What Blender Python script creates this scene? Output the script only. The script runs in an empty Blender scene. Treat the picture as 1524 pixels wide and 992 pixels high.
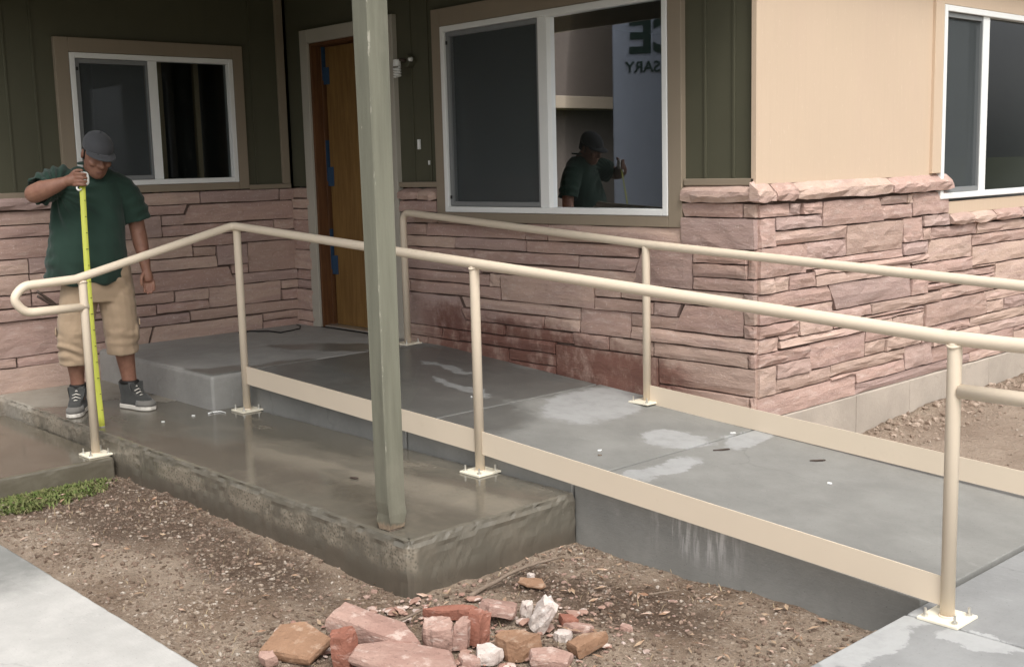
import bpy, bmesh, math, random
import numpy as np
from mathutils import Vector, Matrix, noise as mnoise

# ------------------------------------------------------------------ camera, world, sun, exposure
scene = bpy.context.scene
COL = scene.collection
random.seed(7)
rng = np.random.default_rng(7)
CAM = Vector((8.23768, -5.16243, 1.47392))
YAW, PITCH, ROLL, FPX = math.radians(47.535), math.radians(-8.218), math.radians(-1.486), 1733.5
Fv = Vector((-math.sin(YAW)*math.cos(PITCH), math.cos(YAW)*math.cos(PITCH), math.sin(PITCH)))
R0 = Vector((math.cos(YAW), math.sin(YAW), 0)); U0 = R0.cross(Fv)
Rv = R0*math.cos(ROLL)+U0*math.sin(ROLL); Uv = -R0*math.sin(ROLL)+U0*math.cos(ROLL)
cd = bpy.data.cameras.new('camera'); cam = bpy.data.objects.new('camera', cd); COL.objects.link(cam)
cd.sensor_width = 36; cd.lens = FPX/1524*36; cd.clip_start = .05; cd.clip_end = 900
cam.matrix_world = Matrix(((Rv.x, Uv.x, -Fv.x, CAM.x), (Rv.y, Uv.y, -Fv.y, CAM.y), (Rv.z, Uv.z, -Fv.z, CAM.z), (0, 0, 0, 1)))
scene.camera = cam
SUN_EL, SUN_AZ = math.radians(54), math.radians(-27)      # azimuth measured from +X towards +Y
world = bpy.data.worlds.new('World'); scene.world = world; world.use_nodes = True
wn = world.node_tree; wn.nodes.clear()
sky = wn.nodes.new('ShaderNodeTexSky'); sky.sky_type = 'NISHITA'; sky.sun_disc = False
sky.sun_elevation = SUN_EL; sky.sun_rotation = math.pi/2-SUN_AZ; sky.air_density = 1; sky.dust_density = 4
hs = wn.nodes.new('ShaderNodeHueSaturation'); hs.inputs['Saturation'].default_value = .10
bg = wn.nodes.new('ShaderNodeBackground'); bg.inputs['Strength'].default_value = .15
wo = wn.nodes.new('ShaderNodeOutputWorld')
wn.links.new(sky.outputs[0], hs.inputs['Color']); wn.links.new(hs.outputs[0], bg.inputs[0]); wn.links.new(bg.outputs[0], wo.inputs[0])
sd = bpy.data.lights.new('sun', 'SUN'); sd.energy = .95; sd.angle = math.radians(24); sd.color = (1, .95, .88)
sun = bpy.data.objects.new('sun', sd); COL.objects.link(sun)
sdir = Vector((math.cos(SUN_EL)*math.cos(SUN_AZ), math.cos(SUN_EL)*math.sin(SUN_AZ), math.sin(SUN_EL)))
sun.rotation_euler = sdir.to_track_quat('Z', 'Y').to_euler(); sun.location = (12, -3, 14)
vs = scene.view_settings; vs.view_transform = 'Standard'; vs.look = 'None'; vs.exposure = 0.86; vs.gamma = 1
scene.cycles.max_bounces = 8; scene.cycles.transparent_max_bounces = 12

# ------------------------------------------------------------------ key dimensions (metres)
L = 4.552            # corner of walls B (y = 0) and C (x = L)
ZL = .224            # door landing; platform top is z = 0
SL, XR0 = .0651, 1.885
YR, YF, YK, XC, ZD = -1.571, -2.467, -1.50, 4.649, -.235
ZP = -.076
def zramp(x): return ZL-SL*max(0, min(x, 6.32)-XR0)
def at(u, v, ax, val):
    """point of the photograph -> point on an axis plane"""
    d = Fv+Rv*((u-762)/FPX)-Uv*((v-496)/FPX)
    return CAM+d*((val-CAM[ax])/d[ax])
def atramp(u, v):
    d = Fv+Rv*((u-762)/FPX)-Uv*((v-496)/FPX)
    return CAM+d*((ZL+SL*XR0-CAM.z-SL*CAM.x)/(d.z+SL*d.x))

# ------------------------------------------------------------------ node helpers
class NT:
    def __init__(s, name):
        s.m = bpy.data.materials.new(name); s.m.use_nodes = True; s.t = s.m.node_tree; s.t.nodes.clear()
        s.out = s.t.nodes.new('ShaderNodeOutputMaterial')
        s.geo = s.t.nodes.new('ShaderNodeNewGeometry'); s.P = s.geo.outputs['Position']
    def n(s, typ, **kw):
        nd = s.t.nodes.new(typ)
        for k, v in kw.items(): setattr(nd, k, v)
        return nd
    def put(s, sock, v):
        if hasattr(v, 'is_output'): s.t.links.new(v, sock)
        elif isinstance(v, (tuple, list)) and len(v) == 3 and sock.type == 'RGBA': sock.default_value = (*v, 1)
        else: sock.default_value = v
    def math(s, op, a, b=0., c=0., clamp=False):
        nd = s.n('ShaderNodeMath', operation=op, use_clamp=clamp)
        for i, x in enumerate((a, b, c)): s.put(nd.inputs[i], x)
        return nd.outputs[0]
    def vmath(s, op, a, b=(0, 0, 0)):
        nd = s.n('ShaderNodeVectorMath', operation=op)
        s.put(nd.inputs[0], a); s.put(nd.inputs[1], b)
        return nd.outputs['Value'] if op in ('LENGTH', 'DISTANCE', 'DOT_PRODUCT') else nd.outputs['Vector']
    def noise(s, scale, detail=4, rough=.55, vec=None, stretch=None, col=False, dist=0.):
        nd = s.n('ShaderNodeTexNoise'); v = vec or s.P
        if stretch: v = s.vmath('MULTIPLY', v, stretch)
        s.put(nd.inputs['Vector'], v); s.put(nd.inputs['Scale'], scale); s.put(nd.inputs['Detail'], detail); s.put(nd.inputs['Roughness'], rough); s.put(nd.inputs['Distortion'], dist)
        return nd.outputs['Color' if col else 'Fac']
    def voro(s, scale, vec=None, feature='F1', out='Distance'):
        nd = s.n('ShaderNodeTexVoronoi', feature=feature); s.put(nd.inputs['Vector'], vec or s.P); s.put(nd.inputs['Scale'], scale)
        return nd.outputs[out]
    def step(s, v, a, b, c=0., d=1.):
        nd = s.n('ShaderNodeMapRange', interpolation_type='SMOOTHSTEP')
        for i, x in enumerate((v, a, b, c, d)): s.put(nd.inputs[i], x)
        return nd.outputs[0]
    def mix(s, f, a, b, mode='MIX'):
        nd = s.n('ShaderNodeMix', data_type='RGBA', blend_type=mode)
        s.put(nd.inputs[0], f); s.put(nd.inputs[6], a); s.put(nd.inputs[7], b)
        return nd.outputs[2]
    def sep(s, v=None):
        nd = s.n('ShaderNodeSeparateXYZ'); s.put(nd.inputs[0], v or s.P); return nd.outputs
    def comb(s, x, y, z):
        nd = s.n('ShaderNodeCombineXYZ')
        for i, q in enumerate((x, y, z)): s.put(nd.inputs[i], q)
        return nd.outputs[0]
    def rnd(s): return s.n('ShaderNodeObjectInfo').outputs['Random']
    def bump(s, h, strength=.5, dist=.01, normal=None):
        nd = s.n('ShaderNodeBump'); s.put(nd.inputs['Height'], h); s.put(nd.inputs['Strength'], strength); s.put(nd.inputs['Distance'], dist)
        if normal: s.put(nd.inputs['Normal'], normal)
        return nd.outputs[0]
    def blobs(s, lst, amp=.19, nscale=3.4, soft=.13):
        """soft union of noisy ellipses on the ground: (x, y, rx, ry, angle in degrees)"""
        nz = s.vmath('SUBTRACT', s.noise(nscale, 8, .68, col=True), (.5, .5, .5))
        q = s.vmath('ADD', s.P, s.vmath('MULTIPLY', nz, (amp*2, amp*2, 0)))
        best = None
        for x, y, rx, ry, a in lst:
            mp = s.n('ShaderNodeMapping', vector_type='TEXTURE'); s.put(mp.inputs['Vector'], q)
            mp.inputs['Location'].default_value = (x, y, 0); mp.inputs['Rotation'].default_value = (0, 0, math.radians(a)); mp.inputs['Scale'].default_value = (rx, ry, 1e4)
            d = s.vmath('LENGTH', mp.outputs[0])
            best = d if best is None else s.math('MINIMUM', best, d)
        return s.step(best, 1+soft, 1-soft)
    def bsdf(s, color, rough=.8, normal=None, spec=.5, metal=0., extra=None):
        b = s.n('ShaderNodeBsdfPrincipled')
        s.put(b.inputs['Base Color'], color); s.put(b.inputs['Roughness'], rough); s.put(b.inputs['Specular IOR Level'], spec); s.put(b.inputs['Metallic'], metal)
        if normal: s.put(b.inputs['Normal'], normal)
        for k, v in (extra or {}).items(): s.put(b.inputs[k], v)
        s.t.links.new(b.outputs[0], s.out.inputs[0]); return s.m
def scale3(k, c): return tuple(k*x for x in c)

# ------------------------------------------------------------------ materials
def m_stone():
    t = NT('split_face_sandstone'); r = t.rnd()
    off = t.comb(t.math('MULTIPLY', r, 31.), t.math('MULTIPLY', r, 17.), t.math('MULTIPLY', r, 53.))
    q = t.vmath('ADD', t.P, off)
    base = t.mix(r, (.46, .312, .262), (.40, .268, .222))
    base = t.mix(t.step(t.math('FRACT', t.math('MULTIPLY', r, 7.13)), .55, 1.), base, (.53, .385, .312))
    base = t.mix(t.math('MULTIPLY', t.step(t.noise(2.2, 3, .5, q, (1, 1, 9)), .42, .68), .5), base, (.37, .25, .225))
    base = t.mix(t.math('MULTIPLY', t.step(t.noise(9, 5, .65, q, (1, 1, 3.5)), .5, .75), .55), base, (.60, .475, .42))
    base = t.mix(t.math('MULTIPLY', t.step(t.noise(26, 4, .7, q, (1, 1, 2)), .55, .78), .35), base, (.2, .125, .105))
    r3 = t.math('FRACT', t.math('MULTIPLY', r, 13.7))
    base = t.mix(t.step(r3, .72, .95, 0., .6), base, (.44, .325, .262)); base = t.mix(t.step(r3, .22, .05, 0., .5), base, (.36, .27, .25))
    base = t.mix(t.math('MULTIPLY', t.step(t.noise(70, 3, .6, q), .6, .72), .5), base, (.66, .55, .5))
    base = t.mix(t.math('MULTIPLY', t.step(t.noise(1.4, 6, .7), .5, .7), .3), base, (.25, .19, .165))
    x, y, z = t.sep()
    # rain-splashed foot of the wall beside the ramp
    ramp = t.math('SUBTRACT', ZL, t.math('MULTIPLY', SL, t.math('MAXIMUM', 0., t.math('SUBTRACT', x, XR0))))
    h = t.math('SUBTRACT', z, ramp)
    edge = t.math('ADD', t.math('MULTIPLY', t.noise(5.5, 6, .7), .36), t.math('MULTIPLY', t.noise(1.1, 2), .30))
    wet = t.step(t.math('SUBTRACT', h, edge), -.0, -.15)
    inx = t.math('MULTIPLY', t.step(x, 1.5, 1.9), t.step(x, 4.3, 3.9))
    hole = t.step(t.noise(9, 5, .75, stretch=(1, 1, .6)), .74, .44, .25, 1.)
    wet = t.math('MULTIPLY', t.math('MULTIPLY', wet, inx), t.math('MULTIPLY', hole, t.step(y, .3, .1)))
    base = t.mix(t.math('MULTIPLY', wet, .9), base, t.mix(t.noise(4, 3), (.20, .085, .062), (.125, .052, .040)))
    hgt = t.math('ADD', t.math('MULTIPLY', t.noise(7, 6, .62, q, (1, 1, 3.2)), 1.), t.math('MULTIPLY', t.noise(48, 5, .65, q, (1, 1, 2.2)), .5))
    return t.bsdf(base, t.math('SUBTRACT', .85, t.math('MULTIPLY', wet, .35)), t.bump(hgt, .85, .010), .3)
def m_mortar():
    t = NT('mortar'); return t.bsdf(t.mix(t.noise(30), (.10, .066, .054), (.15, .105, .085)), .95, t.bump(t.noise(60), .6, .01))
def m_paint(name, c, rough=.6, var=.12, chips=None, grain=True, bumpk=.15):
    t = NT(name)
    n1 = t.noise(2.2, 4, .6); col = t.mix(n1, scale3(1-var, c), scale3(1+var, c))
    g = t.noise(14, 4, .6, stretch=(1, 1, .06)) if grain else t.noise(60, 3)
    col = t.mix(t.math('MULTIPLY', t.step(g, .5, .8), .25), col, scale3(.75, c))
    if chips: col = t.mix(t.step(t.noise(38, 5, .7, stretch=(1, 1, .35)), .70, .73), col, chips)
    return t.bsdf(col, rough, t.bump(g, bumpk, .004), .35)
def m_siding_tan():
    t = NT('tan_board_siding'); c = (.565, .435, .32)
    g = t.noise(40, 5, .65, stretch=(1, 1, .05)); col = t.mix(t.noise(1.3, 3), scale3(.94, c), scale3(1.05, c))
    col = t.mix(t.math('MULTIPLY', t.step(g, .45, .7), .14), col, (.47, .36, .265)); col = t.mix(t.math('MULTIPLY', t.step(t.noise(2.3, 6, .7, stretch=(1, 1, .35)), .45, .7), .22), col, (.56, .41, .32)); col = t.mix(t.math('MULTIPLY', t.step(t.noise(90, 4, .7, stretch=(1, 1, .25)), .62, .7), .35), col, (.72, .60, .48))
    col = t.mix(t.step(t.voro(3.1), .012, .007), col, (.16, .09, .05))
    return t.bsdf(col, .7, t.bump(g, .35, .004), .3)
def m_rail():
    t = NT('cream_painted_steel'); c = (.68, .575, .45)
    n = t.noise(120, 3, .6); col = t.mix(t.noise(3, 3), scale3(.95, c), scale3(1.04, c))
    col = t.mix(t.math('MULTIPLY', t.step(t.noise(9, 5, .7), .6, .8), .3), col, (.5, .4, .29))
    up = t.step(t.sep(t.geo.outputs['Normal'])[2], .2, .9)
    col = t.mix(t.math('MULTIPLY', up, t.math('MULTIPLY', t.step(t.noise(26, 5, .7), .5, .75), .3)), col, (.40, .31, .21))
    col = t.mix(t.step(t.noise(34, 5, .75), .735, .76), col, (.26, .14, .07))
    return t.bsdf(col, .47, t.bump(t.math('ADD', n, t.math('MULTIPLY', t.noise(22, 3), 1.5)), .12, .002), .45)
def m_glass():
    t = NT('window_glass'); f = t.n('ShaderNodeFresnel'); f.inputs[0].default_value = 1.42
    tr = t.n('ShaderNodeBsdfTransparent'); tr.inputs[0].default_value = (.62, .68, .68, 1)
    gl = t.n('ShaderNodeBsdfGlossy'); gl.inputs['Roughness'].default_value = .006; gl.inputs[0].default_value = (.95, .97, 1, 1)
    mx = t.n('ShaderNodeMixShader'); t.t.links.new(f.outputs[0], mx.inputs[0]); t.t.links.new(tr.outputs[0], mx.inputs[1]); t.t.links.new(gl.outputs[0], mx.inputs[2])
    t.t.links.new(mx.outputs[0], t.out.inputs[0]); return t.m
def m_screen():
    t = NT('insect_screen'); tr = t.n('ShaderNodeBsdfTransparent'); df = t.n('ShaderNodeBsdfDiffuse'); df.inputs[0].default_value = (.11, .122, .126, 1)
    mx = t.n('ShaderNodeMixShader'); mx.inputs[0].default_value = .46
    t.t.links.new(tr.outputs[0], mx.inputs[1]); t.t.links.new(df.outputs[0], mx.inputs[2]); t.t.links.new(mx.outputs[0], t.out.inputs[0]); return t.m
def m_conc(name, c, wetc=None, wet=None, light=None, lightc=None, wetrough=(.1, .35), dry=.85, speck=.5, crumb=0., drips=None):
    t = NT(name)
    n = t.noise(2.6, 6, .65); col = t.mix(t.step(n, .3, .7), scale3(.86, c), scale3(1.1, c))
    col = t.mix(t.math('MULTIPLY', t.step(t.noise(90, 3, .6), .5, .75), .35*speck), col, scale3(.6, c))
    col = t.mix(t.math('MULTIPLY', t.step(t.noise(7, 6, .75), .58, .72), .3), col, scale3(1.28, c))
    q = t.vmath('ADD', t.P, t.vmath('MULTIPLY', t.vmath('SUBTRACT', t.noise(3, 5, .6, col=True), (.5, .5, .5)), (.25, .25, .25)))
    crack = t.math('MULTIPLY', t.step(t.voro(.8, q, 'DISTANCE_TO_EDGE'), .006, .002), t.step(t.noise(1.3, 2), .52, .6))
    col = t.mix(t.math('MULTIPLY', crack, .18), col, scale3(.3, c))
    pit = t.step(t.voro(34), .10, .05); col = t.mix(t.math('MULTIPLY', pit, .55), col, scale3(.4, c))
    scuff = t.step(t.noise(11, 6, .75, stretch=(.25, 1.4, 1), dist=.5), .60, .70); col = t.mix(t.math('MULTIPLY', scuff, .28), col, scale3(1.45, c))
    rough = dry
    if light:
        lm = t.blobs(light); col = t.mix(t.math('MULTIPLY', lm, t.step(t.noise(9, 6, .7), .25, .6, .45, .85)), col, lightc or scale3(1.55, c))
    if wet is not None:
        if wet == 'all': wm = t.step(t.noise(1.7, 5, .6, stretch=(.6, 1.6, 1)), .16, .42)
        else: wm = t.math('MULTIPLY', t.blobs(wet), t.step(t.sep(t.geo.outputs['Normal'])[2], .3, .8, .25, 1.))
        if light: wm = t.math('MULTIPLY', wm, t.math('SUBTRACT', 1., t.math('MULTIPLY', lm, .75)))
        col = t.mix(t.math('MULTIPLY', wm, t.step(t.noise(5, 7, .7), .3, .6, .62, .95)), col, t.mix(t.noise(4.5, 7, .7), scale3(.85, wetc), scale3(1.2, wetc)))
        pud = t.step(t.noise(1.15, 4, .55, stretch=(.7, 1.5, 1)), .36, .52)
        up = t.step(t.sep(t.geo.outputs['Normal'])[2], .6, .95)
        wr = t.math('ADD', wetrough[1], t.math('MULTIPLY', t.math('MULTIPLY', pud, up), wetrough[0]-wetrough[1]))
        rough = t.math('ADD', dry, t.math('MULTIPLY', wm, t.math('SUBTRACT', wr, dry)))
        flat = t.math('SUBTRACT', 1., t.math('MULTIPLY', t.math('MULTIPLY', wm, pud), .85))
    else: flat = 1.
    h = t.math('ADD', t.math('ADD', t.noise(55, 5, .65), t.math('MULTIPLY', t.noise(6, 3), .6)), t.math('MULTIPLY', t.noise(120, 2, .5, stretch=(.12, 1, 1)), .35))
    h = t.math('SUBTRACT', h, t.math('MULTIPLY', pit, .8))
    if crumb:
        vert = t.step(t.math('ABSOLUTE', t.sep(t.geo.outputs['Normal'])[2]), .7, .3)
        zz = t.math('ADD', t.sep()[2], t.math('MULTIPLY', t.math('SUBTRACT', t.noise(3, 3), .5), .12))
        band = t.math('MULTIPLY', t.step(zz, -.15, -.10), t.step(zz, -.015, -.04))
        xm = t.step(t.sep()[1], YF+.06, YF+.03)
        cm = t.math('MULTIPLY', t.math('MULTIPLY', vert, t.math('MULTIPLY', band, xm)), t.step(t.noise(2.1, 5, .7, stretch=(1, 1, .6)), .40, .56))
        col = t.mix(t.math('MULTIPLY', cm, t.math('MULTIPLY', t.step(t.voro(70), .2, .5), .7)), col, scale3(1.4, c))
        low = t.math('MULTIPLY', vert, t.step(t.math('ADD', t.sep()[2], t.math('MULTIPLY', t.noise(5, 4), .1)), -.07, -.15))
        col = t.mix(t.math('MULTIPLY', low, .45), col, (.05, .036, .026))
        h = t.math('ADD', h, t.math('MULTIPLY', cm, t.math('MULTIPLY', t.voro(55), 2.5)))
    if drips:       # white lime runs down a side face
        x, y, z = t.sep(); x0, x1, ztop = drips
        dm = t.math('MULTIPLY', t.math('MULTIPLY', t.step(x, x0-.12, x0+.08), t.step(x, x1+.1, x1-.06)), t.step(t.noise(16, 4, .7, stretch=(1, 1, .12)), .48, .62))
        dm = t.math('MULTIPLY', dm, t.math('MULTIPLY', t.step(y, -1.485, -1.495), t.step(t.math('ADD', z, t.math('MULTIPLY', t.noise(9, 2), .16)), -.14, .02)))
        col = t.mix(t.math('MULTIPLY', dm, .8), col, (.5, .48, .46))
    return t.bsdf(col, rough, t.bump(h, t.math('MULTIPLY', flat, .35), .006), .5)
def m_dirt():
    t = NT('bare_dirt')
    a, b = (.20, .140, .098), (.335, .262, .198)
    col = t.mix(t.step(t.noise(1.6, 6, .65), .36, .62), a, b)
    damp = t.blobs([(2.4, -2.75, 1.1, .33, 0), (3.6, -2.72, .9, .2, 0), (5.2, -1.95, .55, .18, 10), (1.95, -3.0, .5, .3, 0)], .25, 3., .35)
    col = t.mix(t.math('MULTIPLY', damp, .75), col, (.075, .046, .032))
    col = t.mix(t.math('MULTIPLY', t.step(t.noise(38, 4, .75), .52, .68), .7), col, (.40, .33, .27))
    col = t.mix(t.math('MULTIPLY', t.step(t.noise(52, 4, .75), .55, .7), .8), col, (.06, .042, .032))
    col = t.mix(t.step(t.voro(42), .11, .07), col, t.mix(t.voro(42, out='Color'), (.42, .36, .31), (.30, .22, .18)))
    col = t.mix(t.math('MULTIPLY', t.blobs([(6.0, 1.6, 1.35, 2.2, 0)], .3, 2., .4), .6), col, (.36, .285, .225))
    x, y, z = t.sep(); far = t.math('MAXIMUM', t.step(x, 9., 11.), t.step(y, -6., -8.))
    col = t.mix(far, col, t.mix(t.noise(1.5, 5), (.05, .075, .025), (.11, .10, .05)))
    h = t.math('ADD', t.noise(26, 6, .75), t.math('MULTIPLY', t.noise(85, 3, .7), .5))
    return t.bsdf(col, .95, t.bump(h, .9, .03), .2)
def m_plain(name, c, rough=.7, nscale=40, var=.15, bumpk=.2, bd=.004, spec=.4, metal=0.):
    t = NT(name); n = t.noise(nscale, 4, .6)
    return t.bsdf(t.mix(n, scale3(1-var, c), scale3(1+var, c)), rough, t.bump(n, bumpk, bd), spec, metal)
def m_rubble(name, a, b, edge):
    t = NT(name); r = t.rnd(); q = t.vmath('ADD', t.P, t.comb(t.math('MULTIPLY', r, 9.), r, r))
    col = t.mix(t.step(t.noise(5, 4, .6, q), .35, .65), a, b)
    col = t.mix(t.math('MULTIPLY', t.step(t.noise(15, 5, .7, q, (1, 1, 3)), .52, .68), .75), col, edge)
    col = t.mix(t.math('MULTIPLY', t.step(t.noise(60, 4, .7, q), .58, .7), .5), col, scale3(.35, a))
    return t.bsdf(col, .85, t.bump(t.math('ADD', t.noise(16, 5, .65, q), t.math('MULTIPLY', t.noise(70, 3), .3)), .8, .014), .25)
def m_cloth(name, c, weave=420, folds=6, var=.2):
    t = NT(name); n = t.noise(folds, 4, .6)
    col = t.mix(n, scale3(1-var, c), scale3(1+var, c))
    return t.bsdf(col, .92, t.bump(t.math('ADD', t.math('MULTIPLY', n, 4.), t.noise(weave, 2)), .25, .004), .15, extra={'Sheen Weight': .15})
def m_skin():
    t = NT('skin'); n = t.noise(18, 4, .6)
    col = t.mix(t.step(n, .35, .7), (.255, .128, .085), (.20, .092, .062))
    return t.bsdf(col, .55, t.bump(t.noise(150, 3), .15, .002), .4, extra={'Subsurface Weight': .06, 'Subsurface Radius': (.012, .004, .002)})
def m_wood(name, c, d, rough=.6):
    t = NT(name); g = t.noise(9, 5, .65, stretch=(5, 5, .35), dist=.6)
    return t.bsdf(t.mix(t.step(g, .3, .7), c, d), rough, t.bump(g, .2, .004), .3)

STONE, MORTAR = m_stone(), m_mortar()
GREEN = m_paint('olive_green_siding', (.080, .077, .049), .7, .15)
TRIM = m_paint('taupe_trim_paint', (.265, .215, .158), .6, .1)
DTRIM = m_paint('pale_door_casing_paint', (.42, .39, .33), .55, .1)
TAN = m_siding_tan()
def m_post():
    t = NT('grey_green_post_paint'); c = (.15, .148, .112); x, y, z = t.sep()
    g = t.noise(13, 5, .65, stretch=(1, 1, .07)); col = t.mix(t.step(g, .3, .7), scale3(.8, c), scale3(1.2, c))
    col = t.mix(t.math('MULTIPLY', t.step(t.noise(3, 5, .7, stretch=(1, 1, .5)), .5, .7), .4), col, (.22, .205, .16))
    ar = t.math('MAXIMUM', t.math('SUBTRACT', 4.4985, x), t.math('ADD', y, 2.4475))       # worn front arris
    wear = t.math('MULTIPLY', t.step(ar, .0065, .0025), t.step(t.noise(26, 5, .75, stretch=(1, 1, .22)), .53, .60, 0., .45))
    col = t.mix(wear, col, (.48, .45, .38)); col = t.mix(t.step(t.noise(40, 5, .7, stretch=(1, 1, .3)), .71, .74), col, (.45, .41, .34))
    foot = t.step(t.math('ADD', z, t.math('MULTIPLY', t.noise(60, 3, .7, stretch=(1, 1, .4)), .05)), .062, .045)
    col = t.mix(foot, col, t.mix(t.noise(90, 3), (.16, .10, .06), (.42, .33, .24)))
    dirt = t.step(t.math('ADD', z, t.math('MULTIPLY', t.noise(12, 4), .3)), .42, .15); col = t.mix(t.math('MULTIPLY', dirt, .35), col, (.09, .075, .055))
    return t.bsdf(col, .65, t.bump(t.math('ADD', g, t.math('MULTIPLY', t.noise(90, 3), .3)), .5, .004), .3)
POSTM = m_post()
VINYL = m_plain('white_vinyl', (.78, .78, .76), .35, 8, .03, .03)
DARKV = m_plain('grey_screen_frame', (.20, .205, .205), .5, 20, .05, .05)
RAIL, GLASS, SCREEN = m_rail(), m_glass(), m_screen()
PLATE = m_plain('pale_cream_plate_paint', (.80, .74, .60), .45, 60, .08, .1)
STEEL = m_plain('zinc_bolt', (.62, .60, .55), .35, 90, .15, .1, metal=.8)
JAMB = m_wood('stained_door_jamb', (.085, .035, .014), (.14, .06, .022), .55)
SLAB = m_wood('orange_brown_door_slab', (.15, .078, .024), (.22, .125, .04), .5)
TAPEB = m_plain('blue_masking_tape', (.022, .055, .11), .7, 50, .2)
WALLIN = m_plain('interior_plaster', (.22, .22, .21), .9, 4, .1)
STUD = m_wood('bare_stud', (.35, .25, .15), (.42, .32, .2))
SOFFIT = m_paint('porch_soffit_paint', (.22, .2, .16), .8)
FOUND = m_conc('foundation_concrete', (.40, .345, .29), speck=.6)
LANDC = m_conc('landing_concrete', (.32, .31, .29), (.145, .145, .132),
    [(1.35, -.55, .55, .16, 30), (1.62, -1.50, .24, .16, 30), (1.66, -1.70, .36, .14, 0), (1.75, -1.15, .22, .2, 0)], lightc=None, wetrough=(.3, .5), dry=.8)
RAMPC = m_conc('ramp_concrete', (.222, .218, .202), (.118, .120, .112),
    [(2.3, -.75, .75, .85, 0), (3.0, -.5, .42, .55, 0), (3.2, -1.15, .65, .42, 0), (3.1, -.12, .35, .18, 0)],
    light=[(3.72, -.42, .27, .42, 20), (4.45, -.60, .17, .15, -10), (4.70, -.28, .10, .24, 0), (4.76, -1.05, .09, .26, 0), (2.9, -.72, .3, .06, -5), (2.45, -.45, .28, .05, 0)],
    lightc=(.36, .36, .355), wetrough=(.28, .5), dry=.75, drips=(5.15, 5.5, 0))
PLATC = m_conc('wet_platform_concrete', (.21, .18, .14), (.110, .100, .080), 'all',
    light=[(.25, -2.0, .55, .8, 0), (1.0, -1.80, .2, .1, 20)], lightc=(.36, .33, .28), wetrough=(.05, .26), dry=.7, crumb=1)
PATHC = m_conc('wet_path_concrete', (.21, .19, .15), (.095, .082, .06), 'all', wetrough=(.12, .35), dry=.8)
WALKC = m_conc('sidewalk_concrete', (.46, .445, .42), (.19, .19, .178), [(2.3, -3.8, 1.15, .9, 0)], lightc=None, wetrough=(.62, .75), dry=.85)
APRC = m_conc('apron_concrete', (.255, .255, .25), light=[(6.38, -1.9, .07, .3, 5), (6.62, -1.65, .12, .06, 0)], speck=.5)
DIRT = m_dirt()
SKIN = m_skin()
SHIRT = m_cloth('dark_green_jersey', (.022, .044, .033))
KHAKI = m_cloth('khaki_twill', (.36, .265, .18), 300, 9, .15)
CAPC = m_cloth('charcoal_cap_twill', (.066, .067, .072), 350, 20, .1)
HAIR = m_plain('black_hair', (.012, .010, .009), .6, 90, .3)
SHOE = m_cloth('dark_grey_canvas', (.055, .055, .052), 260, 30, .2)
SHOEL = m_cloth('mid_grey_suede', (.17, .16, .145), 260, 30, .15)
SOLE = m_plain('off_white_rubber', (.62, .58, .52), .6, 60, .1)
YELLOW = m_plain('yellow_tape_blade', (.50, .52, .075), .4, 30, .08, .05)
CHROME = m_plain('bright_tape_case', (.75, .74, .70), .3, 30, .08, .05, metal=.3)
BLACK = m_plain('black_rubber', (.014, .014, .014), .55, 40, .2)
DKIRON = m_plain('dark_brown_iron', (.05, .033, .025), .5, 60, .2)
WHITEP = m_plain('white_plastic', (.8, .8, .78), .4, 30, .05)
BARK = m_plain('grey_brown_bark', (.19, .145, .11), .9, 60, .35, .8, .006)
GRAVEL = None

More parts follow.
